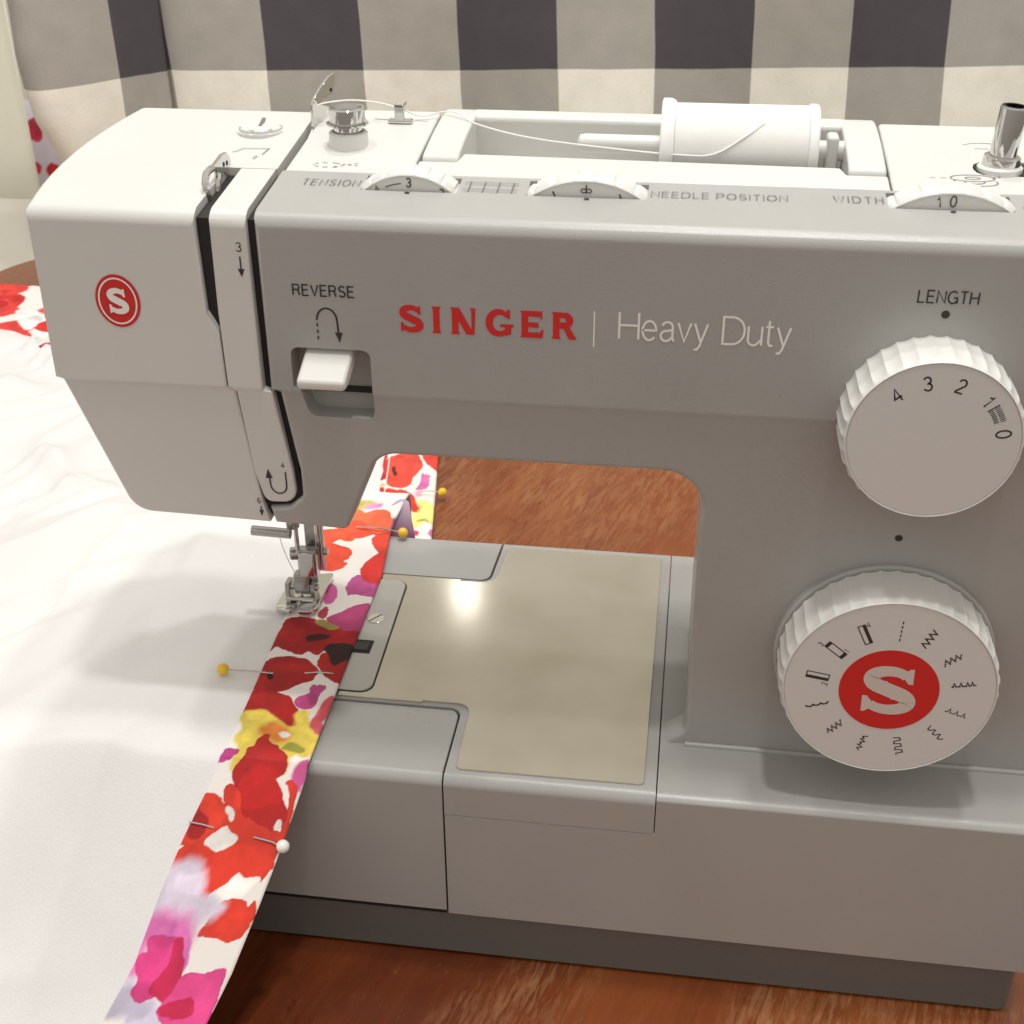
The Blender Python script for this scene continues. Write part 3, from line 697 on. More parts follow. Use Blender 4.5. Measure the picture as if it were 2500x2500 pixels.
# brand word, heavy flared serif capitals
def slab(ik, x, z, h, ch):
    t = .235*h; sf = .05*h
    def stem(cx): ik.poly([(cx-t/2-sf, z), (cx+t/2+sf, z), (cx+t/2, z+.10*h), (cx+t/2, z+.90*h), (cx+t/2+sf, z+h), (cx-t/2-sf, z+h), (cx-t/2, z+.9*h), (cx-t/2, z+.1*h)])
    if ch == 'I': stem(x+t/2+sf); return t+2*sf
    if ch == 'S': big_S(ik, x+.36*h, z+h/2, h, 1.08); return .74*h
    if ch == 'N':
        W = .92*h; stem(x+t/2+sf); 
        ik.poly([(x+W-.02*h-sf, z), (x+W-.02*h, z+h), (x+W-t*.72-sf*1.2, z+h), (x+W-t*.72, z+.9*h), (x+W-t*.74, z)])
        ik.poly([(x+sf*.6, z+h), (x+t+sf*1.6, z+h), (x+W-.02*h-sf, z), (x+W-t-.12*h, z)]); return W
    if ch == 'E':
        W = .78*h; stem(x+t/2+sf)
        for zz_, th, wd in ((z+.80*h, .20*h, W), (z+.40*h, .18*h, W*.86), (z, .21*h, W*1.02)): ik.poly([(x+t*.8, zz_), (x+wd, zz_-(.02*h if zz_ > z else 0)), (x+wd-.03*h, zz_+th), (x+t*.8, zz_+th)])
        ik.poly([(x+W*.86, z+h), (x+W, z+h), (x+W+.01*h, z+.70*h), (x+W*.92, z+.72*h)]); ik.poly([(x+W*.86, z), (x+W*1.02, z), (x+W*1.06, z+.32*h), (x+W*.95, z+.30*h)]); return W*1.04
    if ch == 'R':
        W = .90*h; stem(x+t/2+sf)
        v = [(x+t*.8, z+.89*h), (x+.44*h, z+.89*h)]+[(x+.44*h+.20*h*math.cos(a), z+.70*h+.19*h*math.sin(a)) for a in np.linspace(math.pi/2, -math.pi/2, 12)]+[(x+t*.8, z+.51*h)]
        ik.stroke(v, [.20*h]*2+[.24*h]*12+[.18*h]); ik.poly([(x+.36*h, z+.52*h), (x+.60*h, z+.50*h), (x+.90*h, z), (x+.62*h, z)]); return W
    if ch == 'G':
        W = .92*h; a = np.radians(np.linspace(38, 318, 30)); P = [(x+.47*h+.36*h*math.cos(q), z+.5*h+.41*h*math.sin(q)) for q in a]
        ik.stroke(P, [(.16+.10*math.sin(math.pi*i/29))*h for i in range(30)])
        ik.poly([(x+.78*h, z+1.0*h), (x+.85*h, z+1.0*h), (x+.86*h, z+.66*h), (x+.79*h, z+.66*h), (x+.70*h, z+.74*h), (x+.66*h, z+.86*h)])
        ik.poly([(x+.50*h, z+.46*h), (x+.98*h, z+.46*h), (x+.98*h, z+.36*h), (x+.89*h, z+.34*h), (x+.89*h, z+.08*h), (x+.66*h, z+.02*h), (x+.68*h, z+.34*h), (x+.50*h, z+.36*h)]); return W
xs = {'S': -10.5, 'I': -1.55, 'N': 3.9, 'G': 14.2, 'E': 24.0, 'R': 33.0}
for ch, x in xs.items():
    ik = Ink(); slab(ik, x, 236.9, 8.1, ch); ik.put('brand_letter', RED, body, front)
Ink().stroke([(45.1, 235.0), (45.1, 245.8)], .42).put('brand_divider', PALE, body, front)
ik = fit(Ink(), 'Heavy Duty', 52.2, 99.6, 237.9, 8.0, .66, .13); ik.put('brand_subtitle', PALE, body, front)
# oval badge on the head cover
def oval(rx, rz): return [(rx*math.cos(2*math.pi*k/48), rz*math.sin(2*math.pi*k/48)) for k in range(48)]
badge = lambda d: (lambda a, b: (-95.8+a, 19-d, 242.2+b))
bd = Ink().poly(oval(6.9, 8.2)).put('badge', RED, head, badge(.14))
ik = Ink(); ik.stroke([(a, b) for a, b in oval(5.75, 7.0)]+[oval(5.75, 7.0)[0]], .5); ik.put('badge_ring', PALE, bd, badge(.26))
ik = Ink(); big_S(ik, 0, 0, 7.8, 1.0); ik.put('badge_letter', PALE, bd, badge(.26))

# --- reverse lever in its recess
build('lever_recess', box(-46, -19, 27.5, 33, 205, 233), GREY, M)
lp = rounded([(30, 233), (30, 226.8), (13.5, 220.8, 1.2), (9.4, 220.9, 1.5), (9.2, 224.0, 1.5), (14.4, 226.4, 1.5)], 4)
build('reverse_lever', prism(lp, -40.6, -26.0, 1.3, 1.3, 4, YZ), KNOB, M, angle=40)
build('lever_slot', box(-40.6, -21.0, 26.6, 29, 213.2, 215.0), BLACK, M)

# --- thumb wheels
for (cx, half, rr, txt) in ((-11.4, 11.8, 20, 'tension'), (40.3, 14.8, 28, 'needle'), (141.1, 14.6, 28, 'width')):
    zc = topz(39)+4.2-rr; ro = rr+1.5
    def rad(t, r, h, ro=ro): return r-.55*(1 if (t*30/(2*math.pi)) % 1 < .22 else 0) if r > ro*.99 else r
    n = 30*8
    yf = 39.0
    mb = lathe([(rr-.2, -yf-.15), (rr, -yf), (rr+.4, -yf-.2), (ro, -yf-1.6), (ro, -yf-7.6), (ro-.6, -yf-8.4)][::-1], (cx, 0, zc), (0, -1, 0), n, rad)
    wh = build('thumb_wheel', mb, KNOB, M, angle=30)
    fm = lambda a, b, zc=zc, cx=cx, yf=yf: (cx+a, yf-.13, zc+b)
    ik = Ink()
    def ring_text(ik, ch, ang, h, r):
        wd = GL[ch][0]*h; ra = math.radians(ang); th = ra-math.pi/2; k = Ink().text(ch, -wd/2, 0, h, .34)
        k.move(lambda p, q: (r*math.cos(ra)+p*math.cos(th)-q*math.sin(th), r*math.sin(ra)+p*math.sin(th)+q*math.cos(th))); b_ = len(ik.v); ik.v += k.v; ik.f += [tuple(i+b_ for i in q) for q in k.f]
    if txt == 'tension':
        ring_text(ik, '3', 89, 2.5, rr-3.2); ring_text(ik, '4', 120, 2.5, rr-3.2); ring_text(ik, '2', 58, 2.5, rr-3.2); ik.stroke(arc(0, 0, rr-2.2, rr-2.2, 112, 96, 8), .26)
    elif txt == 'needle':
        ik.stroke([(0, rr-.9), (0, rr-3.3)], .34); ik.stroke(arc(-.75, rr-2.6, .75, .55, 0, 360, 12), .28); ik.stroke(arc(.75, rr-2.6, .75, .55, 0, 360, 12), .28)
        ik.stroke([(-9.6, rr-3.0), (-8.9, rr-4.4)], .4); ik.stroke([(9.4, rr-3.2), (9.9, rr-4.4)], .4)
    else:
        ring_text(ik, '0', 90, 2.9, rr-3.5); ring_text(ik, '1', 98.5, 2.9, rr-3.5)
    ik.put('wheel_number', INK, wh, fm)

# --- fittings on the top
def up(x, y): return (x, y, topz(y))
st = thing  # (alias unused)
b0 = build('tension_stud', lathe([(6.0, -1), (6.0, 4.0), (5.6, 4.4), (4.8, 4.4), (4.7, 3.8)], up(-36.6, 71.0), n=48), KNOB, M)
build('stud_stem', lathe([(4.4, 4.2), (4.4, 6.4), (6.5, 6.5), (6.5, 7.0), (5.2, 7.1), (5.2, 7.4), (5.6, 7.6), (5.6, 11.2), (5.2, 11.6), (4.8, 11.6), (4.5, 10.4), (2.0, 10.4), (1.8, 10.8)], up(-36.6, 71.0), n=48), CHROME, b0)
g = MB()
for m_ in (box(-28.2, -20.4, 88.8, 92.2, topz(90)+.1, topz(90)+1.4, .5), box(-26.0, -22.8, 89.2, 90.2, topz(90)+1, topz(90)+6.0, .3), box(-26.0, -22.8, 89.2, 94.0, topz(90)+5.2, topz(90)+6.2, .3)): g.add(m_.v, m_.f)
build('thread_guide', g, CHROME, M)
ik = Ink(); ik.stroke([(-33.5, 93), (-28.6, 92.4)], .3); ik.stroke([(-20, 92.3), (-15.6, 92)], .25); ik.put('guide_line', GINK, M, topm)
pc = (-68.0, 81.2)
def notch(t, r, h): return r-(1.0 if (t*7/(2*math.pi)+.2) % 1 < .16 and r > 5.5 else 0)
pd = build('pressure_dial', lathe([(6.9, -2), (6.9, 1.1), (6.5, 1.5)], up(*pc), n=70, rad=notch), KNOB, M)
build('dial_rim', lathe([(7.6, -1.0), (7.6, .12)], up(*pc), n=48), FACE, pd)
build('screw_slot', box(-.55, .55, -6.0, 6.0, topz(81)+1.3, topz(81)+1.72).warp(lambda x, y, z: (pc[0]+x-.1*y, pc[1]+y, z+KTOP*y)), GINK, pd)
# metal thread take-up guide by the left slot
hk = rounded([(37.0, 277.2, .5), (47.1, 278.8, 1.5), (51.2, 278.6, 1.5), (54.0, 275.6, 1.5), (53.0, 272.8, 1.2), (49.8, 271.8, 1.0), (46.6, 274.0, .6), (42.9, 271.8, .8), (41.0, 275.4, .5)], 4)
tgo = build('thread_hook', prism(hk, -70.2, -69.0, .25, .25, 2, YZ), CHROME, M)
for (yy, zz_) in ((50.0, 275.6), (47.2, 275.9)): build('hook_hole', lathe([(.75, 0), (.75, .08)], (-68.98, yy, zz_), (1, 0, 0), 14), BLACK, tgo)
build('hook_wire', tube(smooth_path([(-69.6, 38.4, 277.0), (-69.9, 35.0, 276.4), (-69.9, 33.0, 274.0), (-69.8, 32.6, 271.2), (-69.5, 34.0, 268.8)], 6), 1.1, 10), CHROME, tgo)
build('hook_wire', tube(smooth_path([(-69.0, 41.6, 274.6), (-68.8, 40.0, 272.6), (-68.6, 39.4, 270.2), (-68.6, 39.8, 268.4)], 6), .95, 10), CHROME, tgo)
# take-up lever standing out of the right-hand slot, turned a little to the right
lv = rounded([(-.4, 268), (0, 279), (.1, 283.4), (.3, 285.6, 1), (2.6, 287.8), (6.3, 290.0), (11.0, 292.2), (14.7, 292.9, .3), (15.0, 291.6, .5), (13.0, 286.8, 1), (6.4, 285.9, .8), (5.2, 285.0, .6), (11.0, 284.2, .6), (11.2, 283.2, .5), (1.4, 278.4), (1.0, 268)], 4)
tlo = build('take_up_lever', prism(lv, -.45, .45, .15, .15, 2, lambda q, z, t: (-51.9+.294*q+.956*t, 84.6+.956*q-.294*t, z)), CHROME, M)
build('lever_eye', lathe([(.6, 0), (.6, .1)], (-51.9+.294*11.6+.46, 84.6+.956*11.6-.15, 288.0), (.956, -.294, 0), 14), BLACK, tlo)
ik = Ink()
for k in range(7):
    a = k/7; p = arc(-39.0, 54.8, 4.6, 1.7, 60, 330, 14)[2*k:2*k+2]
    if len(p) > 1: ik.stroke(p, .3)
for k in range(4): ik.stroke([(-37+k*1.9, 53.4+k*.95), (-36+k*1.9, 53.9+k*.95)], .3); ik.stroke([(-36.6+k*1.9, 56.0-k*.35), (-35.6+k*1.9, 55.8-k*.35)], .3)
ik.put('threading_diagram', GINK, M, topm)
ik = Ink(); ik.stroke([(-71.4, 62.4), (-70.0, 63.4), (-68.9, 65.4), (-60.6, 65.9), (-61.6, 61.2)], .3); ik.text('2', -63.6, 58.0, 1.8, .25); ik.put('threading_diagram', GINK, M, topm)
# bobbin winder
sp = build('bobbin_winder', lathe([(6.4, -6), (6.4, .8), (5.6, 1.4)], up(158.0, 67.8), n=40), KNOB, M)
build('winder_collar', lathe([(5.2, 1.0), (5.4, 2.0), (5.2, 3.8), (4.2, 4.4)], up(158.0, 67.8), (.06, -.02, 1), n=40), CHROME, sp)
build('winder_spindle', lathe([(3.9, 3.5), (3.9, 17.6), (3.6, 18.2), (2.6, 18.2), (2.5, 15)], up(158.0, 67.8), (.06, -.02, 1), n=40), CHROME, sp)
build('winder_slot', box(151, 198, 63.4, 71.6, 262, 271).warp(lambda x, y, z: (x, y, z+1.0+KTOP*(y-21)-2)), BLACK, M)
build('winder_arm', box(164, 199, 68.5, 71.2, topz(69)-3.5, topz(69)-.7, .8), KNOB, M)
ik = Ink(); c = (149.4, 60.2); ik.stroke(arc(*c, 6.2, 2.3, 0, 360, 30), .3); ik.stroke(arc(*c, 2.1, .8, 0, 360, 20), .28)
ik.stroke(arc(c[0]+.4, c[1]-3.0, 6.2, 2.6, -80, 25, 12), .3); ik.stroke(arc(c[0]+.2, c[1]-2.5, 2.9, 1.6, 180, 360, 12), .3); ik.stroke(arc(c[0]-.2, c[1]-2.6, 5.4, 1.6, 150, 215, 8), .3)
for k in range(2): ik.stroke([(c[0]-12+k*3.0, c[1]-.4), (c[0]-10.4+k*3.0, c[1]-.4)], .25); ik.stroke([(c[0]+5.4+k*1.7, c[1]+.2+k*.8), (c[0]+6.6+k*1.7, c[1]+.8+k*.8)], .35)
ik.poly([(c[0]+8.2, c[1]+1.2), (c[0]+10, c[1]+2.2), (c[0]+7.9, c[1]+2.2)]); ik.put('bobbin_diagram', GINK, M, topm)
ik = Ink(); ik.stroke(arc(155.6, 84.8, 5.6, 2.4, 165, 40, 12), .7); ik.put('pin_hole_rim', FACE, M, topm)
ik = Ink(); ik.stroke([(153, 82.8), (157, 82.6)], .5); ik.put('pin_hole_rim', FACE, M, topm)

# --- spool pin
build('spool_pin', lathe([(1.0, -22.5), (2.6, -21.6), (2.9, -20), (2.9, 62)], (56.0, 82.4, 276.6), (1, 0, 0), 24), KNOB, M)
build('pin_holder', box(109.4, 113.0, 79, 86, 262, 281.5, 1.2), KNOB, M)

# --- needle, presser foot
YN = 96.0
build('needle_threader', tube([(-91.4, YN-4, 121.0), (-76.0, YN-4, 120.6)], 2.0, 16), STEEL, M)
build('needle_clamp', lathe([(2.6, 0), (2.6, 46), (2.0, 47)], (-76.2, YN, 121.5), (0, 0, 1), 20), STEEL, M)
build('needle', lathe([(.15, 0), (.45, 3), (.5, 16), (.95, 18), (.95, 34)], (-75.2, YN, 90.5), (0, 0, 1), 14), CHROME, M)
build('presser_bar', prism(rounded([(-73.4, 100, .8), (-67.4, 100, .8), (-67.4, 107.5, .8), (-73.4, 107.5, .8)], 3), 101, 170, 0, 0, 2, XY), STEEL, M)
build('bar_edge', tube([(-67.6, 101.0, 100), (-67.6, 101.0, 168)], 1.9, 16), CHROME, M)
foot = build('presser_foot', prism(rounded([(-83.2, 83, 4.5), (-75.4, 81.6, 1.0), (-75.2, 88, .8), (-73.2, 88, .8), (-73.0, 81.6, 1.0), (-65.8, 82.4, 3.5), (-65.8, 110.5, 1.0), (-72.8, 110.5, 1), (-82.4, 108, 3)], 5), 89.3, 90.9, .3, .4, 3, XY).warp(
    lambda x, y, z: (x, y, z+(max(0, 88-y)**2*.018)+(.9 if x > -67.2 else 0))), CHROME, M, angle=45)
build('foot_ankle', prism(rounded([(94.2, 97.2), (99.5, 100.2), (99.5, 110.5, 1), (97.6, 112.2, .6), (93.4, 112.2, .6), (93.4, 102)], 3), -74.6, -67.4, .4, .4, 2, YZ), STEEL, foot)
build('foot_ankle_plate', box(-74.0, -68.0, 92.2, 93.6, 101.0, 111.6, .4), CHROME, foot)
build('foot_pivot', tube([(-79.8, 94, 95.2), (-67.6, 94, 95.2)], 1.5, 14), STEEL, foot)
for xx in (-79.6, -69.4): build('foot_lug', box(xx-1.0, xx+1.0, 91.5, 96.8, 90.4, 97.6, .4), STEEL, foot)
build('foot_lug', box(-76.9, -70.6, 92.0, 96.5, 92.6, 101.5, .5), STEEL, foot)
build('foot_bar', tube([(-79.6, 89.2, 92.3), (-68.4, 89.2, 92.3)], .8, 10), CHROME, foot)
build('clamp_screw', lathe([(2.3, 0), (2.6, .6), (2.6, 3.0), (2.2, 3.6)], (-75.2, 97.5, 108.5), (-1, -.25, 0), 24), STEEL, M)
build('screw_tip', lathe([(1.6, 0), (1.6, 1.6)], (-66.0, 101, 108), (1, 0, 0), 16), STEEL, M)
build('head_underside', box(-100, -37, 40, 96, 168.2, 171.5), DARKG, M)
build('lamp_lens', lathe([(4.8, 0), (4.4, 2.0), (3.0, 3.6), (1.2, 4.2)], (-40, 30, 169), (0, 0, -1), 24), FACE, M)

# ================================================================== spool and thread
Y0, Z0 = 82.4, 276.8
RS = 13.9
spool = thing('thread_spool', 'white spool of white thread lying on the spool pin in the top recess', 'spool', (80, Y0, Z0-RS))
build('spool_end', lathe([(4, 0), (RS-.5, 0), (RS, .4), (RS, 2.8), (RS-.8, 4.2), (4, 4.4)], (59.4, Y0, Z0), (1, 0, 0), 56), SPOOLM, spool)
build('spool_end', lathe([(4, 0), (RS-1.4, 0), (RS-.7, .4), (RS-.7, 2.6), (RS-1.2, 3.2), (4, 3.2)], (103.2, Y0, Z0), (1, 0, 0), 56), SPOOLM, spool)
prof = []
for i in range(120): prof.append((12.5+.10*math.sin(i*math.pi), 4.2+i*(39.8/119))); prof.append((12.72, 4.2+(i+.5)*(39.8/119)))
build('wound_thread', lathe(prof, (59.4, Y0, Z0), (1, 0, 0), 48), THREAD, spool, angle=70)
tp = smooth_path([(90, Y0-8.6, Z0+9.4), (84, Y0-11.6, Z0+5.6), (76, Y0-13.0, Z0+1.0), (66.7, 69.0, 277.2), (44.1, 73.0, 277.6), (18.9, 79.0, 278.6), (1.0, 87.0, 280.4), (-6, 92.0, 282.6), (-11.6, 95.0, 282.0), (-18, 93.4, 281.0), (-24.7, 92.2, 283.4), (-32, 91, 285.4), (-40, 90.5, 286.0), (-46.5, 89.0, 285.6), (-50.4, 87.4, 284.8), (-51.4, 86.0, 282.6), (-52.0, 85.0, 278), (-52.2, 80, 276)], 10)
build('loose_thread', tube(tp, .27, 6), THREAD, spool)
tn = thing('needle_thread', 'fine white thread running down beside the sewing machine needle', 'thread', (-76, 94, 88))
build('strand', tube(smooth_path([(-81.4, 92.5, 121.5), (-79.4, 93.5, 110), (-76.2, 94.6, 99), (-75.2, 95.2, 93)], 6), .16, 6), THREAD, tn)
build('strand', tube(smooth_path([(-75.2, 95.0, 93.2), (-74.6, 92, 93.8), (-74.2, 88.5, 91.5), (-74.2, 86.5, 89.2)], 6), .16, 6), THREAD, tn)

# ================================================================== white cloth with its floral band
def sstep(a, b, x):
    t = np.clip((x-a)/(b-a), 0, 1); return t*t*(3-2*t)
def hash_noise(x, y, sc, seed):
    r = np.random.default_rng(seed).random((64, 64)); x = x/sc; y = y/sc; xi = np.floor(x).astype(int); yi = np.floor(y).astype(int); fx = x-xi; fy = y-yi
    fx = fx*fx*(3-2*fx); fy = fy*fy*(3-2*fy); g = lambda i, j: r[i % 64, j % 64]
    return (g(xi, yi)*(1-fx)+g(xi+1, yi)*fx)*(1-fy)+(g(xi, yi+1)*(1-fx)+g(xi+1, yi+1)*fx)*fy-.5
FOLDS = [(-330, 60, .55, 34, 5), (-260, -20, .9, 30, -4), (-420, 260, .35, 44, 7), (-230, 270, .25, 30, 4), (-300, 420, .2, 38, 6), (-170, -70, 1.0, 22, -3)]
# pressed-in creases: start, end, height, width of the two flanks
CREASES = [((-150, -110), (-108, 12), 2.2, 20, 7), ((-252, 163), (-190, 188), 2.6, 9, 26), ((-177, 168), (-184, 92), 2.0, 22, 5), ((-150, 30), (-210, -30), 1.6, 16, 10), ((-330, 330), (-250, 250), 3, 18, 10)]
def cloth_z(x, y):
    x = np.asarray(x, float); y = np.asarray(y, float)
    zf = 1-np.clip((-y-1.5)/76, 0, 1); zf = np.where(zf < .12, .06+zf*.5, zf)       # down over the front edge of the bed
    zf = np.where(-y > 68, np.maximum(.02, zf), zf)
    k = sstep(-112, -210, x); zf = zf*(1-k)+(1-sstep(-30, 190, -y))*k
    zl = 1-sstep(-10, 330, -112-x); zb = 1-sstep(2, 120, y-150)*(1-k)-sstep(0, 260, y-120)*k
    z = 1.0+86.9*np.clip(zf, 0, 1)*zl*np.clip(zb, 0, 1)
    for (cx, cy, an, wd, am) in FOLDS:
        d = (x-cx)*math.cos(an)+(y-cy)*math.sin(an); l = -(x-cx)*math.sin(an)+(y-cy)*math.cos(an)
        z = z+am*np.exp(-(d/wd)**2)*np.exp(-(l/170)**2)*sstep(-104, -150, x)
    for (p, q, am, w0, w1) in CREASES:
        L = math.hypot(q[0]-p[0], q[1]-p[1]); ux, uy = (q[0]-p[0])/L, (q[1]-p[1])/L
        t = ((x-p[0])*ux+(y-p[1])*uy)/L; d = -(x-p[0])*uy+(y-p[1])*ux
        d = d+2.5*np.sin(t*5)
        z = z+am*np.exp(-np.abs(d)/np.where(d > 0, w0, w1))*sstep(-.25, .1, t)*sstep(1.25, .9, t)*sstep(-98, -112, x)
    # soft wrinkles: ridged folds that wander, plus a finer rumple
    qx = x+hash_noise(x, y, 90, 51)*70; qy = y+hash_noise(x, y, 90, 52)*70
    r1 = 1-np.abs(hash_noise(qx*.8+qy*.6, qy*.35-qx*.25, 46, 53))*4; r2 = 1-np.abs(hash_noise(qx*.5-qy*.9, qx*.4+qy*.2, 30, 54))*4
    r3 = hash_noise(qx, qy, 16, 55)
    wr = np.clip(r1, -1, 1)*6.5+np.clip(r2, -1, 1)*4.6+r3*2.6
    z = z+wr*(.42*sstep(-98, -135, x)+.34*sstep(-150, -230, x))+wr*.25*sstep(10, 60, y-155)+r3*.5*sstep(0, 30, -y)+(r3*.9+np.clip(r2, -1, 1)*.35)*sstep(-84, -104, x)*sstep(-10, 40, y)
    return np.maximum(z, .9)
def sheet():
    X0 = []
    ys = np.concatenate([np.arange(-190, 200, 2.2), np.arange(200, 545, 6.0)])
    us = np.linspace(0, 1, 230)
    V = []; F = []
    for y in ys:
        xr = band_x(y)-8 if y < 165 else (-70 if y < 290 else -98-(y-290)*.085)
        xl = -522+6*math.sin(y*.02)
        x = xl+(xr-xl)*us**.75
        z = cloth_z(x, np.full_like(x, y))
        V += list(zip(x, np.full_like(x, y), z))
    n = len(us)
    for i in range(len(ys)-1):
        for k in range(n-1): F.append((i*n+k, i*n+k+1, (i+1)*n+k+1, (i+1)*n+k))
    return MB().add(V, F)
B_Y = [-130, -60, -47, -32, -20, -5, 0, 25, 55, 116, 147, 152, 164, 176, 240]
B_R = [-117, -70.5, -62.8, -56.1, -51.2, -45.8, -45.4, -45.8, -46.3, -47.2, -50.7, -51.2, -48.6, -47.5, -62]
B_L = [-152, -104.3, -96, -90.6, -85.3, -77, -75.8, -76, -77.2, -80, -82.5, -83, -80, -79, -96]
def band_lr(y): return np.interp(y, B_Y, B_L), np.interp(y, B_Y, B_R)
def band_x(y):
    a, b = band_lr(y); return (a+b)/2
def band_z(x, y):
    z = cloth_z(x, y)+.9; r = np.interp(y, [146, 152, 158, 166, 174, 182, 200, 225, 240], [88.6, 89.2, 92.5, 95.6, 95.4, 90, 55, 12, 2.5]); k = sstep(146, 153, y)
    return z*(1-k)+r*k
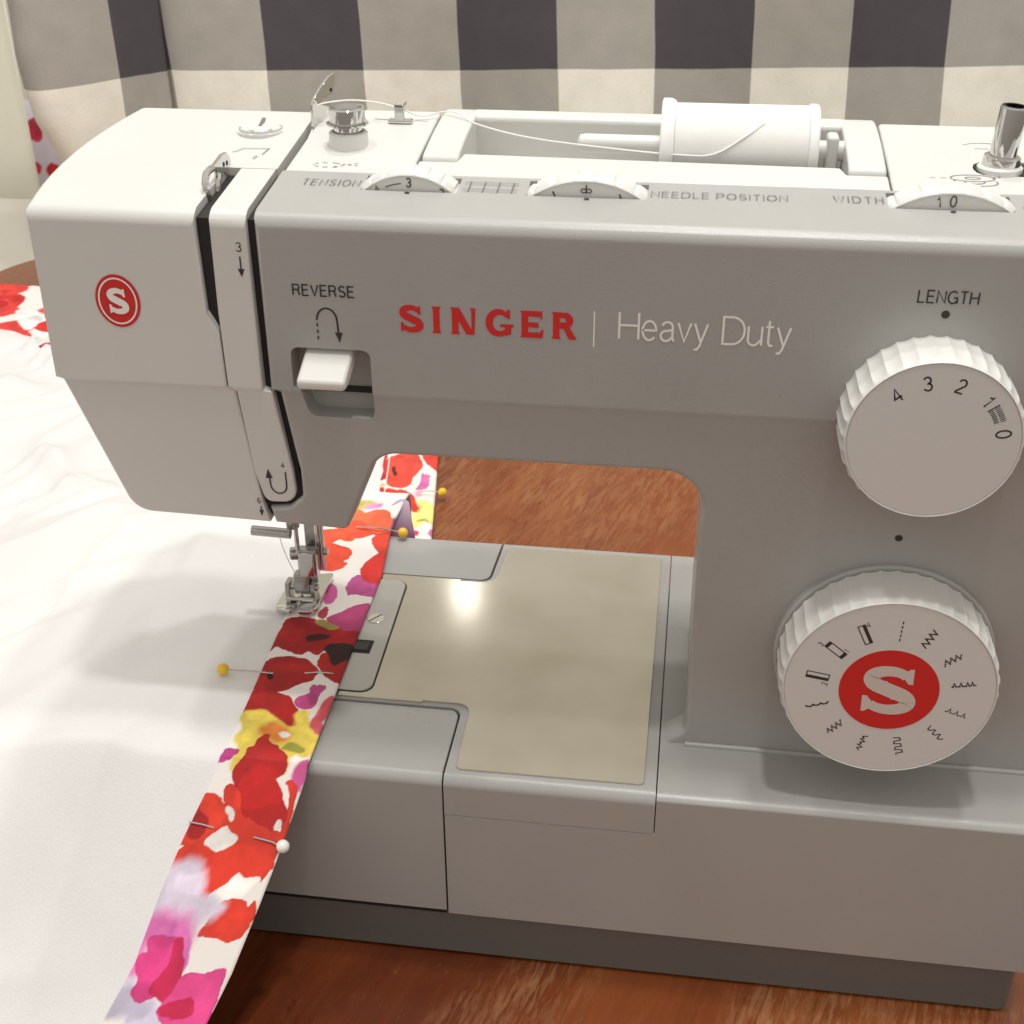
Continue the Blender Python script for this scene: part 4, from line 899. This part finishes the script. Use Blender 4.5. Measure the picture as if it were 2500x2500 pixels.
NEAR = [((190,175,90),1.2,[(164.6,-0.16),(164.7,0.125),(162.7,0.077),(161.1,-0.011),(160.2,-0.099)]),
((215,140,200),1.0,[(160.8,-0.006),(162.2,0.028),(162.7,0.077),(164.0,0.131),(164.0,0.196),(162.7,0.196),(161.7,0.091)]),
((245,108,66),0,[(151.7,-0.188),(157.4,-0.141),(160.2,-0.081),(158.1,0.041),(160.0,0.114),(161.0,0.21),(159.9,0.326),(156.0,0.423),(155.8,0.479),(148.1,0.525),(147.7,0.295),(150.0,0.268),(147.8,0.188),(145.6,0.055),(141.6,-0.006),(140.3,-0.069),(143.0,-0.181),(139.3,-0.302),(142.1,-0.406)]),
((150,110,140),2.0,[(160.9,0.517),(161.8,0.546),(163.4,0.63),(149.2,0.819),(149.5,0.511),(155.8,0.479),(158.0,0.524)]),  # not print: shade of the band's turned-down side, painted in
((105,35,85),1.2,[(157.4,0.531),(156.7,0.63),(156.2,0.663),(149.2,0.819),(149.5,0.511),(155.8,0.479)]),  # deeper part of that painted shade, in purple
((238,84,52),0,[(151.4,-0.103),(156.5,-0.022),(146.7,0.314),(150.0,0.259),(146.9,0.21),(143.8,0.078),(145.9,-0.015),(142.1,-0.037),(142.9,-0.145),(138.8,-0.226),(135.9,-0.333),(139.3,-0.414),(147.8,-0.485)]),
((226,74,46),0,[(133.4,-0.369),(137.3,-0.299),(136.8,-0.134),(133.8,0.033),(129.1,0.036),(123.9,-0.068),(123.7,0.032),(119.4,-0.026),(115.9,-0.182),(117.0,-0.305)]),
((220,66,46),0,[(143.3,0.256),(148.5,0.307),(149.3,0.512),(139.4,0.506),(133.0,0.408),(137.4,0.31)]),
((216,46,38),0,[(131.0,0.356),(136.9,0.484),(114.7,0.489),(106.8,0.476),(108.0,0.372),(110.4,0.26),(119.3,0.218),(125.2,0.241)]),
((206,88,156),0,[(115.9,0.223),(110.9,0.132),(104.2,0.122),(99.4,0.165),(100.9,0.25),(100.3,0.368),(99.7,0.486),(109.0,0.479),(109.0,0.327),(112.5,0.236)]),
((206,90,152),0,[(107.7,-0.095),(104.7,-0.016),(97.3,0.038),(92.9,0.022),(92.0,-0.066),(99.9,-0.096)]),
((197,72,128),0,[(94.9,0.491),(93.1,0.324),(87.3,0.196),(82.3,-0.003),(78.9,0.164),(74.4,0.291),(74.9,0.53)]),
((200,60,84),0,[(84.0,-0.082),(90.5,-0.027),(87.0,0.009),(81.7,-0.008)]),
((178,26,26),0,[(79.5,-0.426),(81.4,-0.346),(81.8,-0.122),(79.0,-0.063),(75.6,0.226),(74.3,0.273),(75.8,0.514),(65.5,0.516),(66.2,0.335),(65.1,0.194),(60.0,0.123),(58.4,0.08),(60.5,0.008),(59.8,-0.043),(57.7,-0.1),(59.9,-0.249),(61.3,-0.372),(62.6,-0.411),(56.6,-0.473),(70.3,-0.447)]),
((176,156,80),0,[(80.4,-0.092),(81.2,-0.023),(79.1,0.106),(76.1,0.231),(75.6,0.113),(77.1,-0.011)]),
((66,14,18),0.5,[(67.8,-0.106),(70.3,-0.089),(71.5,0.033),(70.9,0.168),(68.0,0.06),(66.8,-0.061)]),
((178,28,26),0,[(59.1,0.13),(60.5,0.249),(52.3,0.317),(55.6,0.417),(59.8,0.532),(51.5,0.558),(41.9,0.542),(43.5,0.384),(46.7,0.267),(52.6,0.146)]),
((48,20,20),0.4,[(62.5,0.141),(65.6,0.191),(66.8,0.33),(65.7,0.524),(59.8,0.532),(55.6,0.417),(52.2,0.324),(59.6,0.256)]),
((178,28,26),0,[(51.0,-0.461),(54.1,-0.386),(56.2,-0.218),(55.1,-0.023),(51.5,0.117),(47.2,0.189),(42.6,0.155),(40.1,-0.007),(35.9,-0.08),(34.9,-0.217),(35.6,-0.369),(34.7,-0.489),(41.8,-0.481)]),
((40,16,18),0.3,[(45.5,-0.362),(45.6,-0.316),(41.2,-0.288),(41.5,-0.327)]),
((178,26,26),0,[(34.2,-0.503),(34.7,-0.215),(32.2,-0.029),(26.7,0.1),(21.1,0.177),(17.8,0.172),(14.9,0.146),(16.6,0.077),(18.2,0.009),(18.2,-0.053),(20.8,-0.123),(24.9,-0.253),(20.3,-0.333),(19.3,-0.501),(26.6,-0.559)]),
((206,80,142),0,[(32.1,0.071),(34.8,0.184),(40.5,0.19),(38.6,0.261),(40.3,0.264),(39.8,0.333),(35.2,0.289),(30.9,0.306),(26.9,0.268),(26.2,0.168),(29.1,0.079)]),
((242,216,92),1.0,[(20.1,-0.516),(24.4,-0.271),(20.7,-0.119),(14.9,0.141),(17.7,0.206),(23.7,0.105),(25.4,0.252),(19.1,0.284),(16.8,0.486),(0.6,0.471),(2.7,0.255),(-3.5,0.255),(-5.3,0.17),(3.6,-0.24),(-2.6,-0.207),(-4.5,-0.29),(-2.0,-0.303),(3.3,-0.326),(8.0,-0.409),(12.4,-0.332)]),
((236,140,56),2.0,[(13.5,-0.185),(17.1,-0.084),(15.6,0.067),(11.4,0.174),(7.5,0.099),(9.4,-0.054)]),
((222,86,98),0.6,[(35.6,0.467),(27.4,0.487),(19.7,0.438),(18.3,0.337),(23.7,0.358),(33.7,0.412)]),
((222,96,104),1.0,[(19.3,0.328),(20.1,0.412),(16.8,0.486),(13.4,0.459),(15.3,0.386)]),
((244,238,232),0.3,[(12.3,0.03),(13.3,0.088),(12.2,0.167),(10.2,0.14),(10.5,0.071)]),
((165,162,64),0.6,[(4.6,0.137),(7.5,0.187),(7.2,0.279),(4.2,0.384),(2.8,0.341),(4.0,0.221)]),
((198,62,142),0.2,[(4.9,-0.548),(11.8,-0.53),(12.4,-0.483),(7.6,-0.506)]),
((198,62,142),0.2,[(-4.0,-0.544),(0.4,-0.539),(2.3,-0.32),(-1.1,-0.304),(-3.1,-0.439)]),
((218,92,156),0.8,[(-6.3,0.315),(-2.9,0.356),(0.6,0.471),(-5.2,0.463),(-8.2,0.434)]),
((224,58,38),0,[(-8.8,-0.294),(-7.4,-0.23),(-9.2,-0.087),(-13.3,-0.023),(-16.1,0.27),(-18.3,0.426),(-15.0,0.409),(-9.1,0.428),(-6.0,0.268),(-7.0,0.432),(-17.0,0.462),(-22.0,0.451),(-27.5,0.415),(-27.6,0.36),(-26.6,0.246),(-26.8,0.153),(-29.9,0.057),(-32.9,-0.003),(-31.5,-0.123),(-28.6,-0.119),(-24.8,-0.269),(-24.9,-0.343),(-27.4,-0.509),(-23.1,-0.456),(-20.9,-0.342),(-19.4,-0.295),(-17.1,-0.225),(-16.5,-0.157),(-16.4,-0.09),(-12.8,-0.176)]),
((194,30,28),0,[(2.6,-0.23),(4.0,-0.145),(8.0,-0.152),(11.5,-0.062),(7.4,-0.056),(3.2,0.161),(-1.8,0.249),(-4.4,0.221),(-5.8,0.157),(-7.8,0.238),(-11.7,0.391),(-14.6,0.422),(-14.3,0.337),(-16.8,0.342),(-15.9,0.267),(-15.4,0.198),(-13.9,0.11),(-13.7,-0.014),(-10.0,-0.07),(-6.9,-0.199),(-4.9,-0.285),(-1.8,-0.196)]),
((225,62,40),0,[(-10.5,-0.514),(-10.8,-0.362),(-11.9,-0.256),(-12.8,-0.215),(-15.6,-0.088),(-17.1,-0.244),(-19.7,-0.267),(-20.9,-0.342),(-21.5,-0.525),(-16.0,-0.527)]),
((168,28,30),0.4,[(-13.2,-0.501),(-14.5,-0.402),(-16.4,-0.299),(-18.9,-0.304),(-20.2,-0.375),(-17.6,-0.462)]),
((244,238,232),0,[(-17.1,-0.145),(-18.1,-0.086),(-19.5,0.049),(-20.6,0.021),(-21.8,-0.093),(-21.0,-0.184),(-20.8,-0.266),(-19.0,-0.205)]),
((244,238,232),0,[(-14.3,0.357),(-16.1,0.35),(-16.4,0.378),(-14.6,0.383)]),
((244,238,232),0,[(-14.0,-0.15),(-12.8,-0.185),(-12.7,-0.16),(-14.3,-0.103),(-15.6,-0.092)]),
((244,238,232),0,[(-26.5,0.169),(-27.8,0.267),(-27.3,0.41),(-28.9,0.344),(-30.6,0.299),(-31.9,0.247),(-31.9,0.094),(-32.7,-0.016),(-31.2,0.006),(-28.9,0.117)]),
((224,60,40),0,[(-32.6,0.145),(-31.9,0.247),(-32.6,0.334),(-33.7,0.375),(-31.6,0.43),(-35.2,0.459),(-39.7,0.44),(-39.9,0.375),(-40.6,0.312),(-39.9,0.163),(-39.8,0.025),(-37.7,0.064),(-35.1,0.114)]),
((220,208,226),2.0,[(-27.4,-0.519),(-25.1,-0.34),(-25.5,-0.216),(-28.6,-0.119),(-32.7,-0.12),(-33.3,0.177),(-35.1,0.114),(-36.1,0.017),(-37.6,-0.073),(-37.5,-0.559),(-33.2,-0.478),(-30.3,-0.492)]),
((228,116,188),3.0,[(-38.8,-0.557),(-36.9,-0.376),(-37.3,-0.117),(-40.7,-0.016),(-41.9,-0.15),(-42.2,-0.438),(-46.7,-0.439),(-50.7,-0.416),(-46.6,-0.599),(-42.5,-0.59)]),
((212,204,226),1.5,[(-50.6,-0.576),(-50.7,-0.397),(-54.5,-0.28),(-55.6,-0.036),(-60.1,0.132),(-61.0,-0.23),(-57.3,-0.248),(-59.3,-0.547),(-54.4,-0.558)]),
((226,66,138),0.2,[(-42.2,-0.419),(-41.7,-0.291),(-41.4,-0.102),(-42.9,-0.073),(-47.5,-0.082),(-53.6,-0.029),(-53.9,-0.178),(-54.9,-0.21),(-54.5,-0.289),(-53.0,-0.338),(-50.5,-0.304),(-47.5,-0.431),(-46.3,-0.435),(-45.5,-0.359)]),
((226,120,190),0.6,[(-41.7,-0.095),(-40.9,-0.003),(-45.2,-0.002),(-48.9,0.031),(-47.5,-0.082)]),
((206,38,84),0.2,[(-42.0,-0.169),(-41.4,-0.102),(-47.3,-0.01),(-49.7,0.04),(-53.0,0.054),(-54.7,0.018),(-52.7,-0.207),(-49.4,-0.154),(-46.8,-0.1)]),
((228,74,142),0,[(-49.7,0.05),(-48.2,0.129),(-48.3,0.249),(-47.3,0.304),(-46.5,0.414),(-51.5,0.425),(-59.1,0.511),(-60.0,0.15),(-56.4,-0.017),(-54.7,0.018)]),
((202,34,80),0.3,[(-55.1,0.027),(-53.6,0.224),(-54.5,0.265),(-57.1,0.29),(-57.4,0.085),(-56.3,0.001)])]
FAR = [((232,78,60),0,[(379.2,-0.419),(386.9,-0.222),(389.4,-0.049),(389.7,0.106),(382.6,0.153),(374.5,0.233),(367.8,0.221),(358.2,0.097),(353.2,0.049),(346.8,0.047),(342.5,-0.137),(343.0,-0.285),(348.1,-0.388),(362.4,-0.429)]),
((90,36,20),0.3,[(367.1,-0.313),(368.5,-0.275),(359.2,-0.226),(356.7,-0.245),(359.8,-0.281)]),
((226,58,44),0,[(341.8,-0.375),(338.8,-0.176),(341.3,-0.133),(340.4,0.002),(336.2,0.122),(325.9,0.181),(318.1,0.283),(312.1,0.26),(314.5,0.125),(323.1,0.076),(326.1,-0.36)]),
((228,66,52),0,[(391.2,0.15),(400.9,0.122),(402.5,0.472),(366.0,0.558),(367.4,0.497),(370.9,0.368),(378.0,0.266),(386.3,0.218)]),
((205,48,48),0,[(388.2,-0.538),(389.0,-0.451),(352.8,-0.407),(349.2,-0.493),(368.7,-0.52)]),
((205,48,48),0,[(341.4,-0.481),(341.7,-0.398),(324.9,-0.38),(324.5,-0.457)]),
((215,110,170),0,[(363.8,0.25),(355.9,0.29),(361.7,0.322),(357.7,0.35),(361.1,0.386),(344.3,0.358),(342.9,0.233),(343.4,0.154),(348.4,0.225)]),
((240,180,205),2.0,[(341.1,0.158),(340.7,0.249),(335.3,0.246),(335.7,0.178)]),
((250,240,140),2.0,[(330.4,0.187),(329.5,0.331),(322.9,0.516),(301.1,0.51),(306.8,0.364),(300.8,0.297),(295.4,0.189),(302.3,0.144),(312.2,0.118),(312.1,0.26),(318.9,0.293)]),
((185,175,70),0.5,[(301.9,0.221),(306.5,0.287),(307.2,0.363),(302.9,0.445),(304.7,0.366),(304.4,0.292)]),
((225,130,190),0.5,[(290.2,0.43),(298.3,0.515),(289.3,0.528)]),
((215,60,90),0.5,[(293.3,0.186),(293.0,0.277),(288.8,0.278),(289.2,0.191)]),
((240,200,120),0.4,[(345.3,-0.484),(346.5,-0.395),(343.3,-0.394),(342.9,-0.477)])]
def lin(c): return tuple((v/255/12.92 if v/255 <= .04045 else ((v/255+.055)/1.055)**2.4) for v in c)
def segdist(px, py, poly):
    d = np.full(px.shape, 1e9); ins = np.zeros(px.shape, bool); n = len(poly)
    for i in range(n):
        ax, ay = poly[i-1]; bx, by = poly[i]
        dx, dy = bx-ax, by-ay; L2 = dx*dx+dy*dy+1e-12; t = np.clip(((px-ax)*dx+(py-ay)*dy)/L2, 0, 1)
        d = np.minimum(d, (px-ax-t*dx)**2+(py-ay-t*dy)**2)
        c = ((ay > py) != (by > py)) & (px < (bx-ax)*(py-ay)/(by-ay+1e-12)+ax); ins ^= c
    d = np.sqrt(d); return np.where(ins, d, -d)
def chaikin(p):
    for _ in range(2):
        q = []
        for i in range(len(p)):
            a, b = p[i-1], p[i]; q += [(a[0]*.78+b[0]*.22, a[1]*.78+b[1]*.22), (a[0]*.22+b[0]*.78, a[1]*.22+b[1]*.78)]
        p = q
    return p
def paint(Yc, U, polys, width, ground=(238, 232, 226)):
    # watercolour print: blots with frayed or bleeding edges, in cloth coordinates (mm)
    X = U*width; Yv = Yc
    wx = X+hash_noise(X, Yv, 1.1, 3)*.5+hash_noise(X, Yv, 3.5, 4)*.9; wy = Yv+hash_noise(X, Yv, 1.1, 5)*.5+hash_noise(X, Yv, 3.5, 6)*.9
    colr = np.ones(X.shape+(3,))*np.array(lin(ground))
    wash = 1+.30*hash_noise(X, Yv, 7, 9)+.14*hash_noise(X, Yv, 2.2, 10)+.08*hash_noise(X, Yv, .7, 12)
    lay = np.clip(hash_noise(X+hash_noise(X, Yv, 2, 14)*1.5, Yv, 8, 13)*9-.6, 0, 1); wash = wash*(1-.20*lay)*(1+.10*np.clip(-hash_noise(X, Yv, 5, 15)*8-1, 0, 1))
    for c, soft, pts in polys:
        p = chaikin([(u*width, y) for y, u in pts]); d = segdist(wx, wy, p)+(.5 if soft < 1 else .3)
        s_ = max(soft*1.6, .14); a = np.clip(d/s_+.5, 0, 1) if soft < 1 else np.clip(d/s_+.7, 0, 1); a = a*a*(3-2*a)
        lc = np.array(lin(c)); edge = 1-.14*np.exp(-np.clip(d, 0, 9)/.35)*(soft < .5)
        cc = lc[None, None]*(wash*edge)[..., None]
        colr = colr*(1-a[..., None])+cc*a[..., None]
    return colr
def grid_mesh(name, P, colr, m, parent):
    r, c, _ = P.shape; me = bpy.data.meshes.new(name)
    idx = np.arange(r*c).reshape(r, c); F = np.stack([idx[:-1, :-1], idx[:-1, 1:], idx[1:, 1:], idx[1:, :-1]], -1).reshape(-1, 4)
    ctr = (P.reshape(-1, 3).min(0)+P.reshape(-1, 3).max(0))/2
    me.from_pydata(((P.reshape(-1, 3)-ctr)*S).tolist(), [], F.tolist())
    for p in me.polygons: p.use_smooth = True
    if colr is not None:
        at = me.color_attributes.new('print', 'FLOAT_COLOR', 'POINT'); at.data.foreach_set('color', np.concatenate([colr.reshape(-1, 3), np.ones((r*c, 1))], 1).astype(np.float32).ravel())
    me.materials.append(m); o = bpy.data.objects.new(name, me); col.objects.link(o); o.location = ctr*S
    o.parent = parent; o.matrix_parent_inverse = Matrix.Translation(-Vector(LOC[parent.name])); LOC[o.name] = tuple(ctr*S)
    return o
CL = thing('white_cloth', 'large white cotton cloth with a floral border being sewn, spread left of the machine', 'cloth', (-250, 150, 0))
sh = build('sheet', sheet(), SHEETM, CL, wn=False, angle=80)
# near band: through the presser foot and down over the front
ys = np.concatenate([np.arange(-125, -2, .24), np.arange(-2, 176, .33), np.arange(176, 240, 1.5)]); us = np.linspace(-.5, .5, 120)
Yg, Ug = np.meshgrid(ys, us, indexing='ij'); lo, hi = band_lr(Yg); Xg = (lo+hi)/2+Ug*(hi-lo)
Zg = band_z(Xg, Yg)
pr2 = hash_noise(Xg, Yg, 7, 21)*.9*sstep(100, 150, Yg)+hash_noise(Xg, Yg, 11, 22)*.5
Zg = Zg+np.where(Yg > 70, pr2*.5, pr2*.15)
edge = np.clip((np.abs(Ug)-.482)/.018, 0, 1); Zg = Zg-.75*edge**2
Pg = np.stack([Xg, Yg, Zg], -1)
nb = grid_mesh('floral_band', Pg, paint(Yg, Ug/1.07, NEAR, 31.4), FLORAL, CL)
# the turned-down fold of the band behind the bed, its shade painted as purple
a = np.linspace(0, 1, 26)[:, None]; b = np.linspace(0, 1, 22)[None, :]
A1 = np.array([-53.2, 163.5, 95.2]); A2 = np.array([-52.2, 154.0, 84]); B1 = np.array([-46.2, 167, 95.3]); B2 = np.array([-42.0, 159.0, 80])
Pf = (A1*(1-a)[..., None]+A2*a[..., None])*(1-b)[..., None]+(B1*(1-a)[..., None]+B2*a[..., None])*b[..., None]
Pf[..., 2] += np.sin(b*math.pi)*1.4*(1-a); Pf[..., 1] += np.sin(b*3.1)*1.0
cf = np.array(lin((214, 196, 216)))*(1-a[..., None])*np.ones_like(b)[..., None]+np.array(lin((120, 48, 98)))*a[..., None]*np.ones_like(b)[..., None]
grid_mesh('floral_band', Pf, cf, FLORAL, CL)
# far band, on the table behind the machine
ys = np.arange(262, 470, .6); us = np.linspace(-.5, .5, 76); Yg, Ug = np.meshgrid(ys, us, indexing='ij')
Xg = np.interp(Yg, [262, 290, 392, 470], [-76, -80.5, -96, -108])+Ug*34.5
Zg = 3.4+.9*np.sin(Yg*.09)*(.4+np.abs(Ug))+hash_noise(Xg, Yg, 14, 31)*2.0-1.2*np.clip((np.abs(Ug)-.47)/.03, 0, 1)
grid_mesh('floral_band', np.stack([Xg, Yg, Zg], -1), paint(Yg, Ug, FAR, 34.5), FLORAL, CL)
ts = [(-109.2+1.6, 326), (-104.5, 300), (-112, 350), (-117.8, 392), (-124, 440)]
# stitched line along the far band
sl = [(np.interp(y, [262, 290, 392, 470], [-76, -80.5, -96, -108])-.385*34.5, y, 3.4+.9*math.sin(y*.09)*.78+float(hash_noise(np.array([np.interp(y, [262, 290, 392, 470], [-76, -80.5, -96, -108])-.385*34.5]), np.array([y]), 14, 31)[0])*2+.25) for y in np.arange(270, 465, 2.0)]
build('stitching', tube(sl, .38, 6), THREAD, CL)
# far left end of the band
ys = np.arange(522, 652, .8); xs_ = np.arange(-516, -330, 1.0); Yg, Xg = np.meshgrid(ys, xs_, indexing='ij')
BL = []
rb = np.random.default_rng(5)
for k in range(34):
    cx, cy, r = rb.uniform(-640, -330), rb.uniform(515, 655), rb.uniform(14, 34); nn = 9
    c = [(232, 62, 46), (214, 40, 40), (236, 84, 60), (226, 60, 52), (205, 30, 34)][k % 5]
    BL.append((c, 0, [(cy+r*.8*math.sin(q)*rb.uniform(.7, 1.2), (cx+r*math.cos(q)*rb.uniform(.7, 1.2))) for q in np.linspace(0, 2*math.pi, nn, False)]))
BL.append(((240, 236, 232), 0, [(600, -465), (592, -432), (545, -428), (575, -452)])); BL.append(((240, 236, 232), 0, [(548, -425), (556, -395), (535, -360), (528, -420)])); BL.append(((205, 180, 60), .5, [(535, -436), (545, -428), (530, -426)]))
BL.append(((240, 236, 232), 0, [(628, -455), (640, -440), (642, -400), (626, -410)]))
Zg = 3.0+hash_noise(Xg, Yg, 40, 41)*4+1.5*np.exp(-((Yg-548)/3.0)**2)+np.where(Yg > 640, -1.5, 0)
grid_mesh('floral_band', np.stack([Xg, Yg, Zg], -1), paint(Yg, Xg, BL, 1.0), FLORAL, CL)

# ================================================================== pins
def pin(label, head, pts, m, r=2.25):
    t = thing('sewing_pin', label, 'pin', (head[0], head[1], head[2]-r), 'glass-headed sewing pins')
    build('pin_head', ball(head, r, 22), m, t, wn=False, angle=80)
    for p in pts: build('pin_shaft', tube(p, .34, 8), CHROME, t, wn=False)
    return t
def bz(x, y, h): return (x, y, float(band_z(np.array([x]), np.array([float(y)]))[0])+h)
def czp(x, y, h): return (x, y, float(cloth_z(np.array([x]), np.array([float(y)]))[0])+h)

pin('yellow-headed pin stuck through the floral band in front of the presser foot', (-90.0, 42.7, 90.6), [[(-88.4, 42.9, 90.4), (-78.5, 44.0, 89.7), bz(-71.6, 44.8, .15)], [bz(-60.2, 46.6, .1), bz(-55, 47.2, .55), bz(-49.6, 47.8, .2)]], YEL)
pin('yellow-headed pin at the back edge of the grey bed, beside the purple fold', (-45.4, 149.5, 89.6), [[(-47.0, 149.6, 89.8), (-56, 150.5, 90.6), (-66.5, 151, 90.0)]], YEL)
pin('yellow-headed pin in the floral band on the bare wood behind the machine', (-65.4, 335.4, 6.5), [[(-67.5, 335.6, 6.4), (-74, 336.4, 6.2), (-81.5, 337.2, 4.4)]], YEL, 2.6)
pin('white-headed pin through the floral band hanging down the front of the machine', (-50.3, -20.6, 68.6), [[(-52.0, -20.3, 68.6), bz(-54.2, -19.5, .8), bz(-60.8, -18.6, .25)], [bz(-74.8, -17.4, .2), bz(-79, -17.1, .6), bz(-83.6, -16.8, .5)]], PEARL)
pin('pearly white pin head lying on the far floral band, behind the yellow pin', (-75.5, 290, 6.4), [[(-77, 290, 6.0), (-90, 288, 5.4)]], PEARL, 2.6)
# ================================================================== chair behind the table
CH = thing('check_chair', 'wing-backed chair in grey, black and cream buffalo check behind the table', 'chair', (-60, 900, -750))
def chair_pt(a, b, d):
    # a along the chair back (mm, right), b up, d towards the camera
    ux, uy = math.cos(.125), math.sin(.125); nx, ny = uy, -ux
    o = CHO; return (o[0]+a*ux+d*nx, o[1]+a*uy+d*ny, o[2]+b)
def uv_grid(name, fn, na, nb_, parent, m, thick=None):
    V = []; F = []; UV = []
    for i in range(na):
        for j in range(nb_):
            p, q = fn(i/(na-1), j/(nb_-1)); V.append(p); UV.append(q)
    for i in range(na-1):
        for j in range(nb_-1): F.append((i*nb_+j, (i+1)*nb_+j, (i+1)*nb_+j+1, i*nb_+j+1))
    me = bpy.data.meshes.new(name); A = np.array(V); ctr = (A.min(0)+A.max(0))/2; me.from_pydata(((A-ctr)*S).tolist(), [], F); me.materials.append(m)
    ul = me.uv_layers.new(name='UVMap')
    for p in me.polygons:
        p.use_smooth = True
        for li in p.loop_indices: ul.data[li].uv = UV[me.loops[li].vertex_index]
    o = bpy.data.objects.new(name, me); col.objects.link(o); o.location = ctr*S; o.parent = parent; o.matrix_parent_inverse = Matrix.Translation(-Vector(LOC[parent.name])); LOC[o.name] = tuple(ctr*S)
    sd = o.modifiers.new('thickness', 'SOLIDIFY'); sd.thickness = (thick or 60)*S; sd.offset = -1
    return o

CHO = (-239, 895, 137)
def backf(i, j):
    a = -196+i*920; b = -330+j*720; d = -16*max(0, (a/700))**2+6*math.sin(a*.02)*math.sin(b*.013)
    if a < -172: d -= ((-172-a)/24)**2*14
    return chair_pt(a, b, d-b*.02), ((a+90+b*.035)*S, b*S)
uv_grid('chair_back', backf, 90, 60, CH, CHECK, 90)
WP = [(-427, 872), (-440, 846), (-452, 822), (-472, 796), (-492, 774), (-506, 762), (-518, 762), (-526, 774), (-524, 800), (-510, 840), (-494, 880)]
WPs = smooth_path([(x, y, 0) for x, y in WP], 8); WPa = np.array(WPs); WL = np.concatenate([[0], np.cumsum(np.linalg.norm(np.diff(WPa, axis=0), axis=1))])
def wingf(i, j):
    z = -150+j*560
    w_ = np.interp(z, [-150, 20, 60, 90, 110, 137, 165, 200, 420], [.50, .60, .72, .80, .855, .885, .90, .89, .86])
    s_ = i*WL[-1]; k = min(s_*1.0, WL[-1]); x = np.interp(k, WL, WPa[:, 0]); y = np.interp(k, WL, WPa[:, 1])
    x = -427+(x+427)*w_; y = 872+(y-872)*w_+(1-w_)*14
    return (x, y, z+3.0*math.sin(i*9)*.3), ((-192+92-(min(s_*w_, 50)*1.55+max(0, s_*w_-50)*.86))*S, (z-137-s_*.02)*S)
uv_grid('chair_wing', wingf, 80, 70, CH, CHECK, 6)
uv_grid('chair_seat', lambda i, j: (chair_pt(-190+i*880, -330-40*0, j*430+5), ((-100+i*880)*S, (-330-j*430)*S)), 30, 16, CH, CHECK, 110)
for a in (-170, 660):
    for d in (20, 410):
        p = chair_pt(a, 0, d); build('chair_leg', prism([(p[0]-20, p[1]-20), (p[0]+20, p[1]-20), (p[0]+20, p[1]+20), (p[0]-20, p[1]+20)], -750, -300, 0, 0, 2, XY), mat('chair_leg_wood', (.09, .04, .02), .4) if a < 0 and d < 100 else bpy.data.materials['chair_leg_wood'], CH)

# ================================================================== what shows past the chair, at the far left
def curtain():
    V = []; F = []; n = 60
    for i in range(n):
        t = i/(n-1); px = -1076+t*327
        for z in (-700, 600): V.append((px, 1180+px*.0+10*math.sin(t*15)+4*math.sin(t*40)+t*16, z))
    for i in range(n-1): F.append((2*i, 2*i+2, 2*i+3, 2*i+1))
    return MB().add(V, F)
cu = build('cream_curtain', curtain(), WALLM, None, wn=False, angle=80); cu.modifiers.new('t', 'SOLIDIFY').thickness = 4*S
tag(cu, 'plain cream curtain at the left edge, left of the check chair', 'curtain')
ys = np.linspace(-250, 2, 130); xs_ = np.linspace(-855, -675, 90); Zq, Xq = np.meshgrid(ys, xs_, indexing='ij')
cx_, cz_ = -765, -124
Yq = 1330-46*np.sqrt(np.clip(1-((Xq-cx_)/90)**4, 0, 1))*np.sqrt(np.clip(1-((Zq-cz_)/126)**4, 0, 1))
PB = []
rb = np.random.default_rng(11)
for k in range(60):
    cx, cy, r = rb.uniform(-855, -675), rb.uniform(-250, 2), rb.uniform(7, 15)
    c = [(196, 30, 40), (210, 50, 60), (190, 40, 70), (170, 130, 190), (205, 36, 40), (225, 205, 215)][k % 6]
    PB.append((c, .4, [(cy+r*math.sin(q)*rb.uniform(.7, 1.2), cx+r*math.cos(q)*rb.uniform(.7, 1.2)) for q in np.linspace(0, 2*math.pi, 9, False)]))
CU = thing('floral_cushion', 'red and lilac floral cushion glimpsed between the curtain and the chair wing', 'cushion', (-765, 1330, -250))
cuo = grid_mesh('cushion_cover', np.stack([Xq, Yq, Zq], -1), paint(Zq, Xq, PB, 1.0, (214, 205, 220)), FLORAL, CU); cuo.modifiers.new('t', 'SOLIDIFY').thickness = 60*S
st_ = thing('cream_stool', 'cream upholstered stool seat just beyond the rounded table corner', 'stool', (-650, 900, -520))
build('seat_pad', prism(rounded([(-900, 800, 40), (-560, 830, 60), (-560, 1120, 60), (-900, 1120, 60)], 8), -170, -62, 20, 26, 5, XY), CREAM, st_)
for (x, y) in ((-860, 840), (-600, 860), (-600, 1080), (-860, 1080)): build('stool_leg', prism([(x-18, y-18), (x+18, y-18), (x+18, y+18), (x-18, y+18)], -520, -168, 0, 0, 2, XY), bpy.data.materials['chair_leg_wood'], st_)
wl = build('wall', MB().add([(-3000, 2300, -760), (3000, 2300, -760), (3000, 2300, 2200), (-3000, 2300, 2200)], [(0, 1, 2, 3)]), WALLM, None, flat=True); wl['kind'] = 'structure'
fl = build('floor', MB().add([(-3000, -2500, -752), (3000, -2500, -752), (3000, 2300, -752), (-3000, 2300, -752)], [(0, 1, 2, 3)]), mat('floor_boards', (.16, .08, .04), .5, var=(6, .2)), None, flat=True); fl['kind'] = 'structure'
